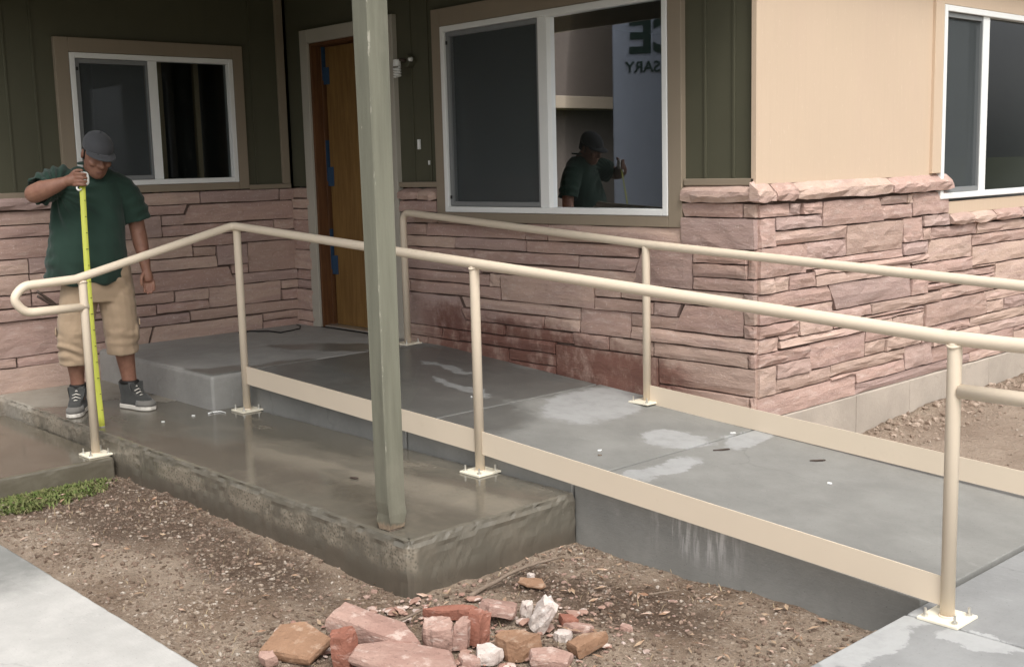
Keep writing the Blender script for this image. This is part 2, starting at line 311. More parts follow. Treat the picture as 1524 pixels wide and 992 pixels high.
# ------------------------------------------------------------------ object helpers
def tag(o, label=None, cat=None, group=None, kind=None):
    for k, v in (('label', label), ('category', cat), ('group', group), ('kind', kind)):
        if v: o[k] = v
    return o
def empty(name, loc=(0, 0, 0), parent=None, **kw):
    o = bpy.data.objects.new(name, None); COL.objects.link(o); o.empty_display_size = .1
    if parent: o.parent = parent
    o.location = loc; tag(o, **kw); return o
def link(name, me, mat, parent=None, **kw):
    if mat is not None:
        me.materials.clear(); me.materials.append(mat)
    o = bpy.data.objects.new(name, me); COL.objects.link(o)
    if parent is not None:
        o.parent = parent
        w = Vector((0, 0, 0)); q = parent
        while q: w += q.location; q = q.parent
        o.location = -w                      # vertices are given in world coordinates
    tag(o, **kw); return o
class MB:
    def __init__(s): s.v, s.f = [], []
    def add(s, vs, fs):
        k = len(s.v); s.v += [tuple(p) for p in vs]; s.f += [tuple(i+k for i in f) for f in fs]; return s
    def box(s, x0, x1, y0, y1, z0, z1):
        x0, x1 = sorted((x0, x1)); y0, y1 = sorted((y0, y1)); z0, z1 = sorted((z0, z1))
        return s.add([(x0, y0, z0), (x1, y0, z0), (x1, y1, z0), (x0, y1, z0), (x0, y0, z1), (x1, y0, z1), (x1, y1, z1), (x0, y1, z1)],
                     [(0, 3, 2, 1), (4, 5, 6, 7), (0, 1, 5, 4), (1, 2, 6, 5), (2, 3, 7, 6), (3, 0, 4, 7)])
    def tube(s, pts, r, n=12, cap=True, ell=None):
        pts = [Vector(p) for p in pts]; m = len(pts)
        rr = r if isinstance(r, (list, tuple)) else [r]*m
        ref = None; rings = []
        for i, p in enumerate(pts):
            d = (pts[min(i+1, m-1)]-pts[max(i-1, 0)]).normalized()
            if ref is None: ref = Vector((0, 0, 1)) if abs(d.z) < .9 else Vector((1, 0, 0))
            a = (ref-d*ref.dot(d)).normalized(); b = d.cross(a); ref = a
            rings.append([p+a*math.cos(2*math.pi*k/n)*rr[i]+b*math.sin(2*math.pi*k/n)*rr[i] for k in range(n)])
        s.rings(rings, cap); return s
    def rings(s, rings, cap=True):
        n = len(rings[0]); vs = [p for r in rings for p in r]; fs = []
        for i in range(len(rings)-1):
            for k in range(n): fs.append((i*n+k, i*n+(k+1) % n, (i+1)*n+(k+1) % n, (i+1)*n+k))
        if cap: fs.append(tuple(range(n))[::-1]); fs.append(tuple((len(rings)-1)*n+k for k in range(n)))
        return s.add(vs, fs)
    def mesh(s, name):
        me = bpy.data.meshes.new(name); me.from_pydata(s.v, [], s.f); me.update(); return me
    def build(s, name, mat, parent=None, smooth=False, bevel=0., seg=2, **kw):
        me = s.mesh(name)
        bm = bmesh.new(); bm.from_mesh(me); bmesh.ops.recalc_face_normals(bm, faces=bm.faces); bm.to_mesh(me); bm.free()
        if smooth:
            for p in me.polygons: p.use_smooth = True
        o = link(name, me, mat, parent, **kw)
        if bevel:
            b = o.modifiers.new('bevel', 'BEVEL'); b.width = bevel; b.segments = seg; b.limit_method = 'ANGLE'
        return o
def bxo(name, mat, x0, x1, y0, y1, z0, z1, parent=None, bevel=0., **kw):
    return MB().box(x0, x1, y0, y1, z0, z1).build(name, mat, parent, bevel=bevel, **kw)

# ------------------------------------------------------------------ ground and concrete
def wob(x, y, s, k): return mnoise.noise(Vector((x*s, y*s, k)))
def ground_z(x, y):
    z = ZD
    if x > L and y > YK: z = -.245+.11*min(1, max(0, (y-.1)/2.0))*(1-min(1, max(0, (x-L-.1)/2.4)))    # soil banked against the foundation
    if -3.35 < y < -2.4 and x > 1.7: z += .015*math.sin((x-1.7)*1.3)
    return z
def build_ground():
    def axis(a, b, st): 
        inner = np.arange(a, b+1e-6, st); k = np.array([.3, .8, 2, 5, 12, 30, 80, 200, 400.])
        return np.concatenate([(a-k)[::-1], inner, b+k])
    xs, ys = axis(.4, 8.4, .03), axis(-4.6, 4.6, .03)
    vs = []
    for y in ys:
        for x in xs:
            z = ground_z(x, y)
            if .3 < x < 9 and -5 < y < 5:
                z += .020*wob(x, y, 2.3, 1)+.013*wob(x, y, 8, 2)+.009*wob(x, y, 22, 3)
                if x > L and y > -.2: z += .02*max(0, wob(x, y, 5, 4))
            vs.append((x, y, z))
    nx, ny = len(xs), len(ys)
    fs = [(j*nx+i, j*nx+i+1, (j+1)*nx+i+1, (j+1)*nx+i) for j in range(ny-1) for i in range(nx-1)]
    me = bpy.data.meshes.new('ground'); me.from_pydata(vs, [], fs)
    for p in me.polygons: p.use_smooth = True
    link('ground', me, DIRT, kind='structure')
build_ground()

def outline(x0, x1, y0, y1, rad=.012, step=.05):
    """closed outline of a rectangle with rounded corners, points about `step` apart"""
    r = rad if isinstance(rad, (list, tuple)) else [rad]*4          # corners: x0y0, x1y0, x1y1, x0y1
    pts = []
    cs = [(x0+r[0], y0+r[0], math.pi, r[0]), (x1-r[1], y0+r[1], 1.5*math.pi, r[1]), (x1-r[2], y1-r[2], 0, r[2]), (x0+r[3], y1-r[3], .5*math.pi, r[3])]
    for i, (cx, cy, a0, q) in enumerate(cs):
        for k in range(5):
            a = a0+k*math.pi/8; pts.append((cx+q*math.cos(a), cy+q*math.sin(a)))
        nx_, ny_ = cs[(i+1) % 4][0]+cs[(i+1) % 4][3]*math.cos(cs[(i+1) % 4][2]), cs[(i+1) % 4][1]+cs[(i+1) % 4][3]*math.sin(cs[(i+1) % 4][2])
        lx, ly = pts[-1]; d = math.hypot(nx_-lx, ny_-ly); m = max(1, int(d/step))
        for k in range(1, m): pts.append((lx+(nx_-lx)*k/m, ly+(ny_-ly)*k/m))
    return pts
def slab(name, mat, x0, x1, y0, y1, ztop, zbot, rad=.012, bev=.012, rough=.0, parent=None, step=.05, **kw):
    pts = outline(x0, x1, y0, y1, rad, step); zt = ztop if callable(ztop) else (lambda x: ztop)
    cx, cy = (x0+x1)/2, (y0+y1)/2
    prof = [(0, None), (0, -.18), (0, -.14), (0, -.11), (0, -.08), (0, -.055), (0, -.035), (0, -bev*1.2), (bev*.3, -bev*.35), (bev, 0)]
    rings = []
    for ins, dz in prof:
        ring = []
        for (x, y) in pts:
            sx = 1 if x-x0 < .02 else (-1 if x1-x < .02 else 0); sy = 1 if y-y0 < .02 else (-1 if y1-y < .02 else 0)
            q = ins
            if dz is not None and rough: q += rough*(.4+1.1*abs(wob(x*1.1+y, (dz or 0)*4, 7, 5))+.9*max(0, wob(x+y*1.3, dz*6, 21, 3)))*(1.5 if dz > -.03 else .8)+rough*2.2*max(0, wob(x+y, 3, 3.1, 8)-.22)*(dz > -.05)
            z = zbot if dz is None else zt(x)+max(dz, (zbot-zt(x))*.9)
            ring.append((x+sx*q, y+sy*q, z))
        rings.append(ring)
    mb = MB().rings(rings, cap=False); n = len(pts); k = len(mb.v)-n
    top = [k+i for i in range(n)]
    mb.f.append(tuple(top))
    return mb.build(name, mat, parent, **kw)

slab('landing', LANDC, .0, 1.69, -1.72, .0, ZL, -.30, rad=.02, bev=.02, rough=.002, kind='structure')
ramp_root = empty('ramp', (1.69, -.75, 0), kind='structure')
for a, b in ((1.696, 3.378), (3.394, 4.613), (4.629, 6.314)):
    slab('concrete_panel', RAMPC, a, b, YK, -.02 if b < 4 else .02, zramp, -.35, rad=.005, bev=.004, parent=ramp_root)
bm_ = MB().box(1.70, 6.31, YK+.02, -.06, -.3, -.1); 
slab('platform', PLATC, .0, XC, YF, YK+.004, 0., -.36, rad=[.02, .045, .02, .02], bev=.016, rough=.010, step=.022, kind='structure')
slab('entrance_path', PATHC, .2, 1.92, -5.4, YF-.004, -.11, -.34, rad=.015, bev=.012, rough=.003, kind='structure')
apron = empty('lower_path', (6.9, -1, ZP), kind='structure')
ja, jb = at(1440, 885, 2, ZP), at(1498, 915, 2, ZP)
slab('concrete_panel', APRC, 6.326, 8.2, -1.62, 2.2, ZP, -.34, rad=.01, bev=.008, parent=apron)
slab('concrete_panel', APRC, 6.326, 8.2, -3.2, -1.628, ZP, -.34, rad=.01, bev=.008, parent=apron)
slab('sidewalk', WALKC, -2.0, 6.2, -5.2, -3.39, -.212, -.40, rad=.015, bev=.012, rough=.003, kind='structure')

# ------------------------------------------------------------------ house
house = empty('house', (0, 0, ZL), label='single storey house with pink sandstone base, dark olive siding and covered corner porch', cat='house')
WALLMAP = {'A': lambda s, z, d: (d, s, z), 'B': lambda s, z, d: (s, -d, z), 'C': lambda s, z, d: (L+d, s, z)}
def wbox(mb, w, s0, s1, z0, z1, d0, d1):
    p, q = WALLMAP[w](s0, z0, d0), WALLMAP[w](s1, z1, d1)
    return mb.box(p[0], q[0], p[1], q[1], p[2], q[2])
def wpart(name, w, mat, parent, s0, s1, z0, z1, d0, d1, bevel=.003, **kw):
    return wbox(MB(), w, s0, s1, z0, z1, d0, d1).build(name, mat, parent, bevel=bevel, **kw)

STONES = {'B': [(1.44, 1.87, 1.161, 1.243, 0, 0), (1.443, 1.597, 1.081, 1.158, 0, 0), (1.6, 1.87, 1.083, 1.16, 0, 0), (1.444, 1.742, 0.996, 1.077, 0, 0), (1.743, 2.762, 0.996, 1.083, 0, 0), (2.762, 2.963, 0.992, 1.1, 0, 0), (1.443, 2.043, 0.914, 0.993, 0, 0), (2.046, 2.759, 0.917, 0.995, 0, 0), (2.76, 3.713, 0.915, 0.991, 0, 0), (1.442, 2.241, 0.836, 0.913, 0, 0), (1.44, 2.316, 0.755, 0.836, 0, 0), (2.243, 3.232, 0.836, 0.914, 0, 0), (2.318, 3.713, 0.764, 0.831, 0, 0), (1.443, 2.408, 0.675, 0.753, 0, 0), (2.409, 2.516, 0.672, 0.763, 0, 0), (2.518, 3.365, 0.588, 0.764, 0, 0), (1.442, 1.539, 0.586, 0.674, 0, 0), (1.541, 2.518, 0.588, 0.672, 0, 0), (1.44, 2.117, 0.352, 0.585, 0, 0.065), (2.117, 3.237, 0.512, 0.586, 0.025, 0), (2.12, 2.915, 0.428, 0.509, 0.03, 0), (2.917, 3.235, 0.432, 0.512, 0, 0), (2.118, 2.543, 0.354, 0.426, 0, 0), (2.546, 3.181, 0.353, 0.425, 0, 0), (1.441, 1.875, 0.271, 0.35, 0, 0), (1.878, 2.071, 0.271, 0.348, 0, 0), (2.073, 3.011, 0.275, 0.351, 0, 0), (1.44, 1.713, 0.11, 0.271, 0, 0), (1.716, 2.569, 0.086, 0.271, 0, 0), (2.569, 3.013, 0.194, 0.273, 0, 0), (2.967, 4.047, 0.991, 1.1, 0, 0), (3.233, 3.711, 0.832, 0.912, 0, -0.018), (3.713, 4.13, 0.756, 0.987, -0.053, 0), (3.367, 3.583, 0.669, 0.762, 0, 0), (3.583, 4.48, 0.671, 0.753, 0, 0), (3.182, 3.478, 0.343, 0.432, 0, 0), (3.479, 3.833, 0.343, 0.431, 0, 0), (2.57, 3.011, 0.029, 0.193, 0, 0), (3.014, 3.866, 0.043, 0.342, 0, 0), (3.366, 3.835, 0.588, 0.665, 0, 0), (3.238, 3.656, 0.432, 0.588, 0, 0), (3.839, 4.027, 0.59, 0.668, 0, -0.019), (3.657, 4.026, 0.511, 0.587, 0, -0.019), (4.027, 4.477, 0.514, 0.668, -0.041, 0), (3.66, 4.552, 0.433, 0.511, 0, 0), (3.836, 4.503, 0.346, 0.43, 0, 0), (4.05, 4.469, 1.161, 1.24, 0.016, 0), (4.472, 4.552, 1.16, 1.24, 0, 0), (4.05, 4.552, 0.991, 1.16, 0, 0), (4.133, 4.498, 0.91, 0.987, 0, 0), (4.132, 4.5, 0.832, 0.908, 0, 0), (4.501, 4.552, 0.833, 0.989, 0, 0), (4.132, 4.552, 0.757, 0.832, 0, 0), (4.483, 4.552, 0.67, 0.755, 0, 0), (4.478, 4.552, 0.584, 0.67, 0, 0), (4.479, 4.552, 0.512, 0.583, 0, 0), (4.503, 4.552, 0.347, 0.43, 0, 0), (3.868, 4.552, 0.19, 0.344, 0, 0), (3.867, 3.997, 0.038, 0.187, 0, 0), (4.001, 4.516, 0.036, 0.188, 0, 0), (4.518, 4.552, 0.029, 0.19, 0, 0), (0.004, 0.262, 1.252, 1.335, 0, 0), (0.003, 0.262, 1.171, 1.251, 0, 0), (0.003, 0.258, 1.081, 1.169, 0, 0), (0.003, 0.259, 0.922, 1.081, 0, 0), (0, 0.26, 0.839, 0.922, 0, 0), (0, 0.26, 0.679, 0.838, 0, 0), (0, 0.261, 0.594, 0.678, 0, 0), (0, 0.262, 0.517, 0.594, 0, 0), (0, 0.258, 0.347, 0.516, 0, 0), (0, 0.258, 0.259, 0.346, 0, 0), (0, 0.26, 0.107, 0.257, 0, 0), (1.87, 2.47, 1.08, 1.1, 0, 0), (2.47, 2.76, 1.08, 1.1, 0, 0)], 'C': [(0.003, 0.277, 1.159, 1.231, 0, 0), (0.277, 0.395, 1.159, 1.227, 0, 0), (0.398, 0.59, 1.158, 1.227, 0, 0), (0.591, 1.234, 1.082, 1.228, 0, 0.032), (1.234, 1.549, 1.178, 1.23, 0, 0), (1.235, 1.612, 1.088, 1.175, 0, 0), (0.004, 0.147, 1, 1.157, 0, 0), (0.148, 0.59, 1.085, 1.158, 0, 0), (0.149, 0.864, 1.004, 1.082, 0, 0), (0.866, 1.512, 0.899, 1.081, 0, 0), (0.001, 0.439, 0.836, 1, 0, 0), (0.443, 0.866, 0.9, 1.002, 0, 0), (0.443, 1.512, 0.85, 0.899, 0, 0), (1.549, 1.613, 1.176, 1.234, 0, 0), (1.615, 2.083, 1.094, 1.238, 0, 0), (1.513, 1.751, 0.933, 1.088, 0, 0), (1.754, 2.081, 1.017, 1.091, 0, 0), (1.751, 1.857, 0.932, 1.014, 0, 0), (1.86, 2.488, 0.934, 1.01, 0, 0), (2.49, 3.453, 0.932, 1.006, 0, 0), (1.514, 1.823, 0.852, 0.932, 0, -0.015), (0.843, 1.822, 0.809, 0.85, 0, 0), (1.825, 2.423, 0.787, 0.931, -0.026, 0), (2.423, 3.46, 0.855, 0.929, 0, 0), (2.425, 3.468, 0.719, 0.852, 0, 0), (0.002, 0.146, 0.748, 0.833, 0, 0), (0.147, 0.284, 0.748, 0.834, 0, 0), (0.286, 0.543, 0.748, 0.835, 0, 0), (0.546, 1.607, 0.748, 0.809, 0, 0), (0.003, 0.715, 0.65, 0.747, 0, 0.051), (0.718, 1.609, 0.593, 0.748, 0.044, 0), (0.717, 1.134, 0.527, 0.591, 0, 0), (1.138, 2.003, 0.523, 0.592, 0, 0), (0.004, 0.378, 0.583, 0.649, 0, 0), (0, 0.377, 0.508, 0.58, 0, 0), (0.379, 0.716, 0.482, 0.648, 0, 0), (0.001, 0.191, 0.424, 0.505, 0, 0), (0.194, 1.394, 0.432, 0.481, 0, 0), (1.089, 1.395, 0.359, 0.432, 0, 0), (0.719, 1.663, 0.503, 0.523, 0, 0), (1.609, 2.425, 0.704, 0.786, 0, 0), (2.097, 2.769, 0.65, 0.701, 0, 0), (2.772, 3.479, 0.532, 0.716, 0, 0), (1.61, 1.816, 0.594, 0.701, 0, 0), (1.819, 2.771, 0.606, 0.65, 0, 0), (2.007, 2.771, 0.53, 0.603, 0, 0), (0.739, 1.792, 0.481, 0.503, 0, 0), (1.793, 2.643, 0.373, 0.523, 0, 0.039), (2.643, 3.492, 0.456, 0.529, 0.021, 0), (2.647, 2.912, 0.376, 0.454, 0, 0), (2.912, 3.499, 0.373, 0.456, 0, 0), (1.397, 1.791, 0.358, 0.479, 0, 0), (1.794, 2.42, 0.316, 0.373, 0, 0), (2.422, 3.505, 0.302, 0.373, 0, 0), (2.219, 2.566, 0.232, 0.301, 0, 0), (2.568, 3.511, 0.232, 0.301, 0, 0), (1.558, 1.911, 0.127, 0.278, 0, 0), (1.912, 3.099, 0.125, 0.231, 0, 0), (1.324, 1.749, 0.278, 0.356, 0, 0), (1.75, 2.218, 0.278, 0.316, 0, 0), (0.002, 0.493, 0.352, 0.423, 0, 0), (0.496, 1.086, 0.273, 0.429, 0, 0), (1.088, 1.321, 0.275, 0.359, 0, 0), (0.002, 0.16, 0.186, 0.348, 0, 0), (0.163, 0.495, 0.269, 0.352, 0, 0), (0.164, 0.711, 0.185, 0.269, 0, 0), (0.712, 1.555, 0.201, 0.272, 0, 0), (0, 0.987, 0.057, 0.184, 0, 0), (0.989, 1.556, 0.126, 0.2, 0, 0), (0.987, 2.433, 0.057, 0.124, 0, 0), (3.1, 3.6, 0.06, 0.2, 0, 0), (2.43, 3.03, 0.06, 0.13, 0, 0), (3.46, 3.6, 0.85, 0.99, 0, 0), (3.47, 3.6, 0.72, 0.85, 0, 0), (3.48, 3.6, 0.53, 0.67, 0, 0), (1.91, 2.22, 0.23, 0.28, 0, 0), (3.1, 3.6, 0.2, 0.23, 0, 0), (3.5, 3.6, 0.37, 0.51, 0, 0), (1.82, 2.1, 0.65, 0.7, 0, 0), (3.51, 3.6, 0.23, 0.37, 0, 0), (0.54, 0.84, 0.81, 0.85, 0, 0), (2.43, 2.77, 0.7, 0.72, 0, 0), (3.48, 3.6, 0.67, 0.72, 0, 0), (0.19, 0.38, 0.48, 0.51, 0, 0), (0.71, 0.99, 0.18, 0.2, 0, 0), (3.03, 3.1, 0.06, 0.13, 0, 0), (1.61, 1.83, 0.79, 0.81, 0, 0), (2.22, 2.42, 0.3, 0.32, 0, 0), (3.45, 3.6, 0.99, 1.01, 0, 0), (1.66, 1.79, 0.5, 0.52, 0, 0), (3.49, 3.6, 0.51, 0.53, 0, 0), (1.75, 1.79, 0.32, 0.36, 0, 0)], 'A': [(-1.682, -0.832, 1.242, 1.335, 0, 0), (-0.832, -0.14, 1.243, 1.335, 0, 0), (-0.139, -0.002, 1.241, 1.334, 0, 0), (-1.605, -0.964, 1.169, 1.242, 0, -0.017), (-1.167, -0.965, 1.087, 1.165, 0, -0.017), (-1.642, -1.168, 1.004, 1.168, 0, 0), (-0.963, -0.002, 1.092, 1.239, -0.044, 0), (-1.168, -0.208, 1.007, 1.086, 0, 0), (-0.204, 0, 1.005, 1.091, 0, 0), (-1.608, -0.922, 0.841, 1.004, 0, 0), (-0.921, -0.548, 0.915, 1.006, 0, 0), (-0.919, -0.725, 0.838, 0.913, 0, 0), (-0.724, -0.451, 0.759, 0.914, 0, 0), (-0.548, -0.002, 0.923, 1.004, 0, 0), (-0.451, 0, 0.68, 0.923, 0, 0), (-1.57, -0.727, 0.75, 0.838, 0, 0), (-1.57, -0.602, 0.596, 0.747, 0, 0.027), (-0.602, -0.451, 0.68, 0.756, 0, 0), (-0.601, -0.002, 0.596, 0.68, 0, 0), (-1.659, -1.102, 0.508, 0.595, 0, 0), (-1.098, -0.813, 0.505, 0.596, 0, 0), (-0.813, -0.164, 0.432, 0.596, 0, 0), (-0.163, -0.003, 0.525, 0.596, 0, 0), (-0.161, -0.003, 0.434, 0.522, 0, 0), (-1.513, -1.257, 0.424, 0.507, 0, 0), (-1.254, -0.816, 0.434, 0.505, 0, 0), (-1.511, -0.985, 0.344, 0.423, 0, 0), (-0.982, -0.001, 0.35, 0.431, 0, 0), (-1.513, -1.316, 0.168, 0.342, 0, -0.026), (-1.312, -0.352, 0.131, 0.341, -0.034, 0), (-0.349, -0.002, 0.28, 0.346, 0, 0), (-0.352, -0.002, 0.132, 0.278, 0, 0), (-2.581, -1.684, 1.153, 1.247, 0, 0), (-2.589, -1.687, 1.066, 1.152, 0, 0), (-2.598, -1.696, 0.919, 1.064, 0, 0), (-2.61, -2.168, 0.812, 0.917, 0, 0), (-2.166, -1.719, 0.809, 0.919, 0, 0), (-2.619, -2.171, 0.675, 0.811, 0, 0), (-2.169, -1.725, 0.675, 0.808, 0, 0), (-2.63, -2.167, 0.582, 0.672, 0, 0), (-2.165, -1.677, 0.581, 0.674, 0, 0), (-2.62, -1.661, 0.493, 0.579, 0, 0), (-2.652, -1.872, 0.241, 0.489, 0, 0), (-2.666, -2.304, 0.17, 0.239, 0, 0), (-2.301, -1.871, 0.168, 0.24, 0, 0), (-2.677, -1.864, -0.05, 0.168, 0, 0), (-1.872, -1.514, 0.271, 0.435, 0, 0), (-1.869, -1.516, 0.192, 0.27, 0, 0), (-1.863, -1.69, -0.049, 0.189, 0, 0), (-2.8, -2.59, 1.06, 1.2, 0, 0), (-2.8, -2.6, 0.92, 1.06, 0, 0), (-2.8, -2.62, 0.67, 0.81, 0, 0), (-2.8, -2.63, 0.49, 0.63, 0, 0), (-2.8, -2.65, 0.24, 0.38, 0, 0), (-1.72, -1.57, 0.67, 0.81, 0, 0), (-2.8, -2.61, 0.81, 0.92, 0, 0), (-1.87, -1.51, 0.44, 0.49, 0, 0), (-1.9, -1.68, 1.25, 1.33, 0, 0), (-2.8, -2.68, -0.05, 0.09, 0, 0), (-2.8, -2.68, 0.09, 0.23, 0, 0), (-2.8, -2.65, 0.38, 0.49, 0, 0), (-1.69, -1.31, 0.13, 0.17, 0, 0), (-1.7, -1.61, 0.81, 0.95, 0, 0), (-2.8, -2.58, 1.2, 1.25, 0, 0), (-1.68, -1.57, 0.59, 0.67, 0, 0), (-1.7, -1.64, 0.95, 1.07, 0, 0), (-2.8, -2.63, 0.63, 0.67, 0, 0), (-1.68, -1.64, 1.07, 1.21, 0, 0), (-1.69, -1.51, 0.17, 0.19, 0, 0), (-1.66, -1.51, 0.49, 0.51, 0, 0), (-1.64, -1.61, 1.17, 1.24, 0, 0), (-1.64, -1.61, 0.95, 1, 0, 0), (-1.61, -1.57, 0.81, 0.84, 0, 0), (-1.68, -1.64, 1.21, 1.24, 0, 0)]}
def stone_mesh(w, s0, s1, z0, z1, dl, dr, lift, cap=False):
    """split faced stone: hollow-backed block with an uneven, chipped front"""
    g = .0048; s0 += g; s1 -= g; z0 += g*.8; z1 -= g*.8
    wd, ht = s1-s0, z1-z0
    nx = max(2, min(7, int(wd/.075)+1)); nz = 3 if ht > .055 else 2
    if ht > .13: nz = 4
    us = [0]+sorted(min(.95, max(.05, (i+random.uniform(-.3, .3))/nx)) for i in range(1, nx))+[1]
    vsn = [0]+[min(.93, max(.07, (j+random.uniform(-.25, .25))/nz)) for j in range(1, nz)]+[1]
    base = lift+random.uniform(-.004, .014); rough = .003 if w != 'C' else .0048
    tilt = random.uniform(-.006, .006)
    grid = []
    for j, v in enumerate(vsn):
        row = []
        for i, u in enumerate(us):
            edge = (i in (0, len(us)-1)) or (j in (0, len(vsn)-1))
            l = s0-dl+2*dl*(1-v); r = s1-dr+2*dr*(1-v)
            s = l+(r-l)*u; z = z0+ht*v
            if edge: s += random.uniform(-.0025, .0025); z += random.uniform(-.003, .003)
            d = base+tilt*(v-.5)*2+random.uniform(-1, 1)*rough-(.0055 if edge else 0)
            row.append((s, z, d))
        grid.append(row)
    vs = []; fs = []; W_ = len(us)
    for row in grid:
        for (s, z, d) in row: vs.append(WALLMAP[w](s, z, d))
    H_ = len(vsn)
    for j in range(H_-1):
        for i in range(W_-1):
            a = j*W_+i; q = (a, a+1, a+W_+1, a+W_)
            if random.random() < .5: fs += [(q[0], q[1], q[2]), (q[0], q[2], q[3])]
            else: fs += [(q[0], q[1], q[3]), (q[1], q[2], q[3])]
    ring = [i for i in range(W_)]+[j*W_+W_-1 for j in range(1, H_)]+[(H_-1)*W_+i for i in range(W_-2, -1, -1)]+[j*W_ for j in range(H_-2, 0, -1)]
    k = len(vs)
    for idx in ring:
        s, z, _ = grid[idx//W_][idx % W_]; vs.append(WALLMAP[w](s, z, -.028))
    n = len(ring)
    for i in range(n): fs.append((ring[i], k+i, k+(i+1) % n, ring[(i+1) % n]))
    me = bpy.data.meshes.new('stone'); me.from_pydata(vs, [], fs)
    bm = bmesh.new(); bm.from_mesh(me); bmesh.ops.recalc_face_normals(bm, faces=bm.faces); bm.to_mesh(me); bm.free()
    if w != 'A':        # keep outward normals on the open shell
        pass
    return me
def cap_stone(w, s0, s1, z0, z1, d0, d1, parent, slope=.035):
    """coping stone: rough front, top sloping up to the wall"""
    n = max(4, int((s1-s0)/.07)); rings = []
    for i in range(n+1):
        s = s0+(s1-s0)*i/n; e = .008 if i in (0, n) else 0
        j = lambda a: random.uniform(-a, a)
        rings.append([WALLMAP[w](s, z0+j(.004)+e, d0), WALLMAP[w](s, z0+j(.005)+e, d1-.012+j(.008)), WALLMAP[w](s, (z0+z1)/2+j(.008), d1+j(.009)-e),
                      WALLMAP[w](s, z1-.012+j(.004)-e, d1-.004+j(.006)-e), WALLMAP[w](s, z1+j(.004)-e, d1-.02+j(.006)), WALLMAP[w](s, z1+slope-e, d0)])
    MB().rings(rings).build('coping_stone', STONE, parent)
wallA = empty('stone_wall', (0, -2, 0), house); wallB = empty('stone_wall', (2.2, 0, 0), house); wallC = empty('stone_wall', (L, 1.6, 0), house)
for w, par in (('A', wallA), ('B', wallB), ('C', wallC)):
    for (s0, s1, z0, z1, dl, dr) in STONES[w]:
        if w == 'A' and s0 < -2.79: s0 = -2.79
        if s1-s0 < .03: continue
        lift = .012
        if w == 'B' and s0 > 3.9: lift = .022
        link('stone', stone_mesh(w, s0, s1, z0, z1, dl, dr, lift), STONE, par)
# mortar beds behind the stones (recessed)
wpart('mortar_bed', 'A', MORTAR, wallA, -2.78, .005, -.25, 1.335, -.13, -.014, 0)
for a, b, c, e in ((-.015, .262, -.2, 1.335), (1.44, 1.868, -.25, 1.30), (1.87, 4.048, -.25, 1.10), (4.05, L-.016, -.25, 1.31)): wpart('mortar_bed', 'B', MORTAR, wallB, a, b, c, e, -.13, -.0145, 0)
wpart('mortar_bed', 'C', MORTAR, wallC, .014, 2.073, .05, 1.30, -.13, -.0145, 0); wpart('mortar_bed', 'C', MORTAR, wallC, 2.075, 5.2, .05, 1.0, -.13, -.0145, 0)
# copings
def copings(w, par, cuts, z0, z1, d1, slope=.035):
    for a, b in zip(cuts[:-1], cuts[1:]): cap_stone(w, a+.004, b-.004, z0, z1, -.02, d1, par, slope)
copings('A', wallA, [-2.80, -2.45, -1.905], 1.255, 1.322, .05)
copings('B', wallB, [1.44, 1.675, 1.868], 1.247, 1.31, .045, .02)
copings('B', wallB, [4.052, L+.0], 1.245, 1.315, .05, .03)
copings('C', wallC, [-.052, .115, .33, 1.33, 2.085], 1.245, 1.312, .05, .045)
copings('C', wallC, [2.10, 2.40, 2.72, 3.15, 3.7, 4.4, 5.2], 1.012, 1.068, .045, .045)
# foundation under wall C, cast in panels
for a, b in ((-.02, .985), (.991, 1.62), (1.626, 2.72), (2.726, 3.9), (3.906, 5.2)):
    wpart('foundation_panel', 'C', FOUND, wallC, a, b, -.5, .055, -.2, .012+.004*((a*7) % 1), .006)

# siding with battens, around the openings
def siding(w, rects, battens, zb0, mat=GREEN, d=-.02, thick=.03, bw=.016):
    root = MB()
    for (a, b, c, e) in rects: wbox(root, w, a, b, c, e, d-thick, d)
    pan = root.build('siding', mat, house)
    for s in battens:
        wpart('groove_batten', w, mat, pan, s-bw/2, s+bw/2, zb0, 2.86, d-.001, d+.009, .002)
    return pan
siding('A', [(-2.78, -1.80, 1.37, 2.86), (-1.80, -.46, 2.38, 2.86), (-.46, -.022, 1.37, 2.86)], [-2.6, -2.205, -2.012, -.315], 1.374)
wpart('corner_batten', 'A', TRIM, house, -.085, -.02, 1.374, 2.86, -.021, .006)
siding('B', [(-.02, .30, 1.345, 2.86), (.30, 1.37, 2.50, 2.86), (1.37, 1.93, 1.345, 2.86), (1.93, 3.99, 2.44, 2.86), (3.99, L-.02, 1.345, 2.86)], [1.60, 1.79, 4.192, 4.384], 1.374)
siding('C', [(-.012, 1.87, 1.34, 2.86), (1.87, 5.2, 2.44, 2.86)], [], 1.3, TAN, d=-.004)
wpart('corner_board', 'B', TAN, house, L-.016, L-.005, 1.345, 2.86, -.03, .004, .002)
for w, a, b in (('A', -2.78, -1.874), ('A', -.403, -.02), ('B', 1.442, 1.874), ('B', 4.062, L-.018)): wpart('base_trim', w, TRIM, house, a, b, 1.335, 1.372, -.03, .012)
wpart('sill_board', 'C', TAN, house, 2.086, 5.2, 1.085, 1.165, -.03, .006)

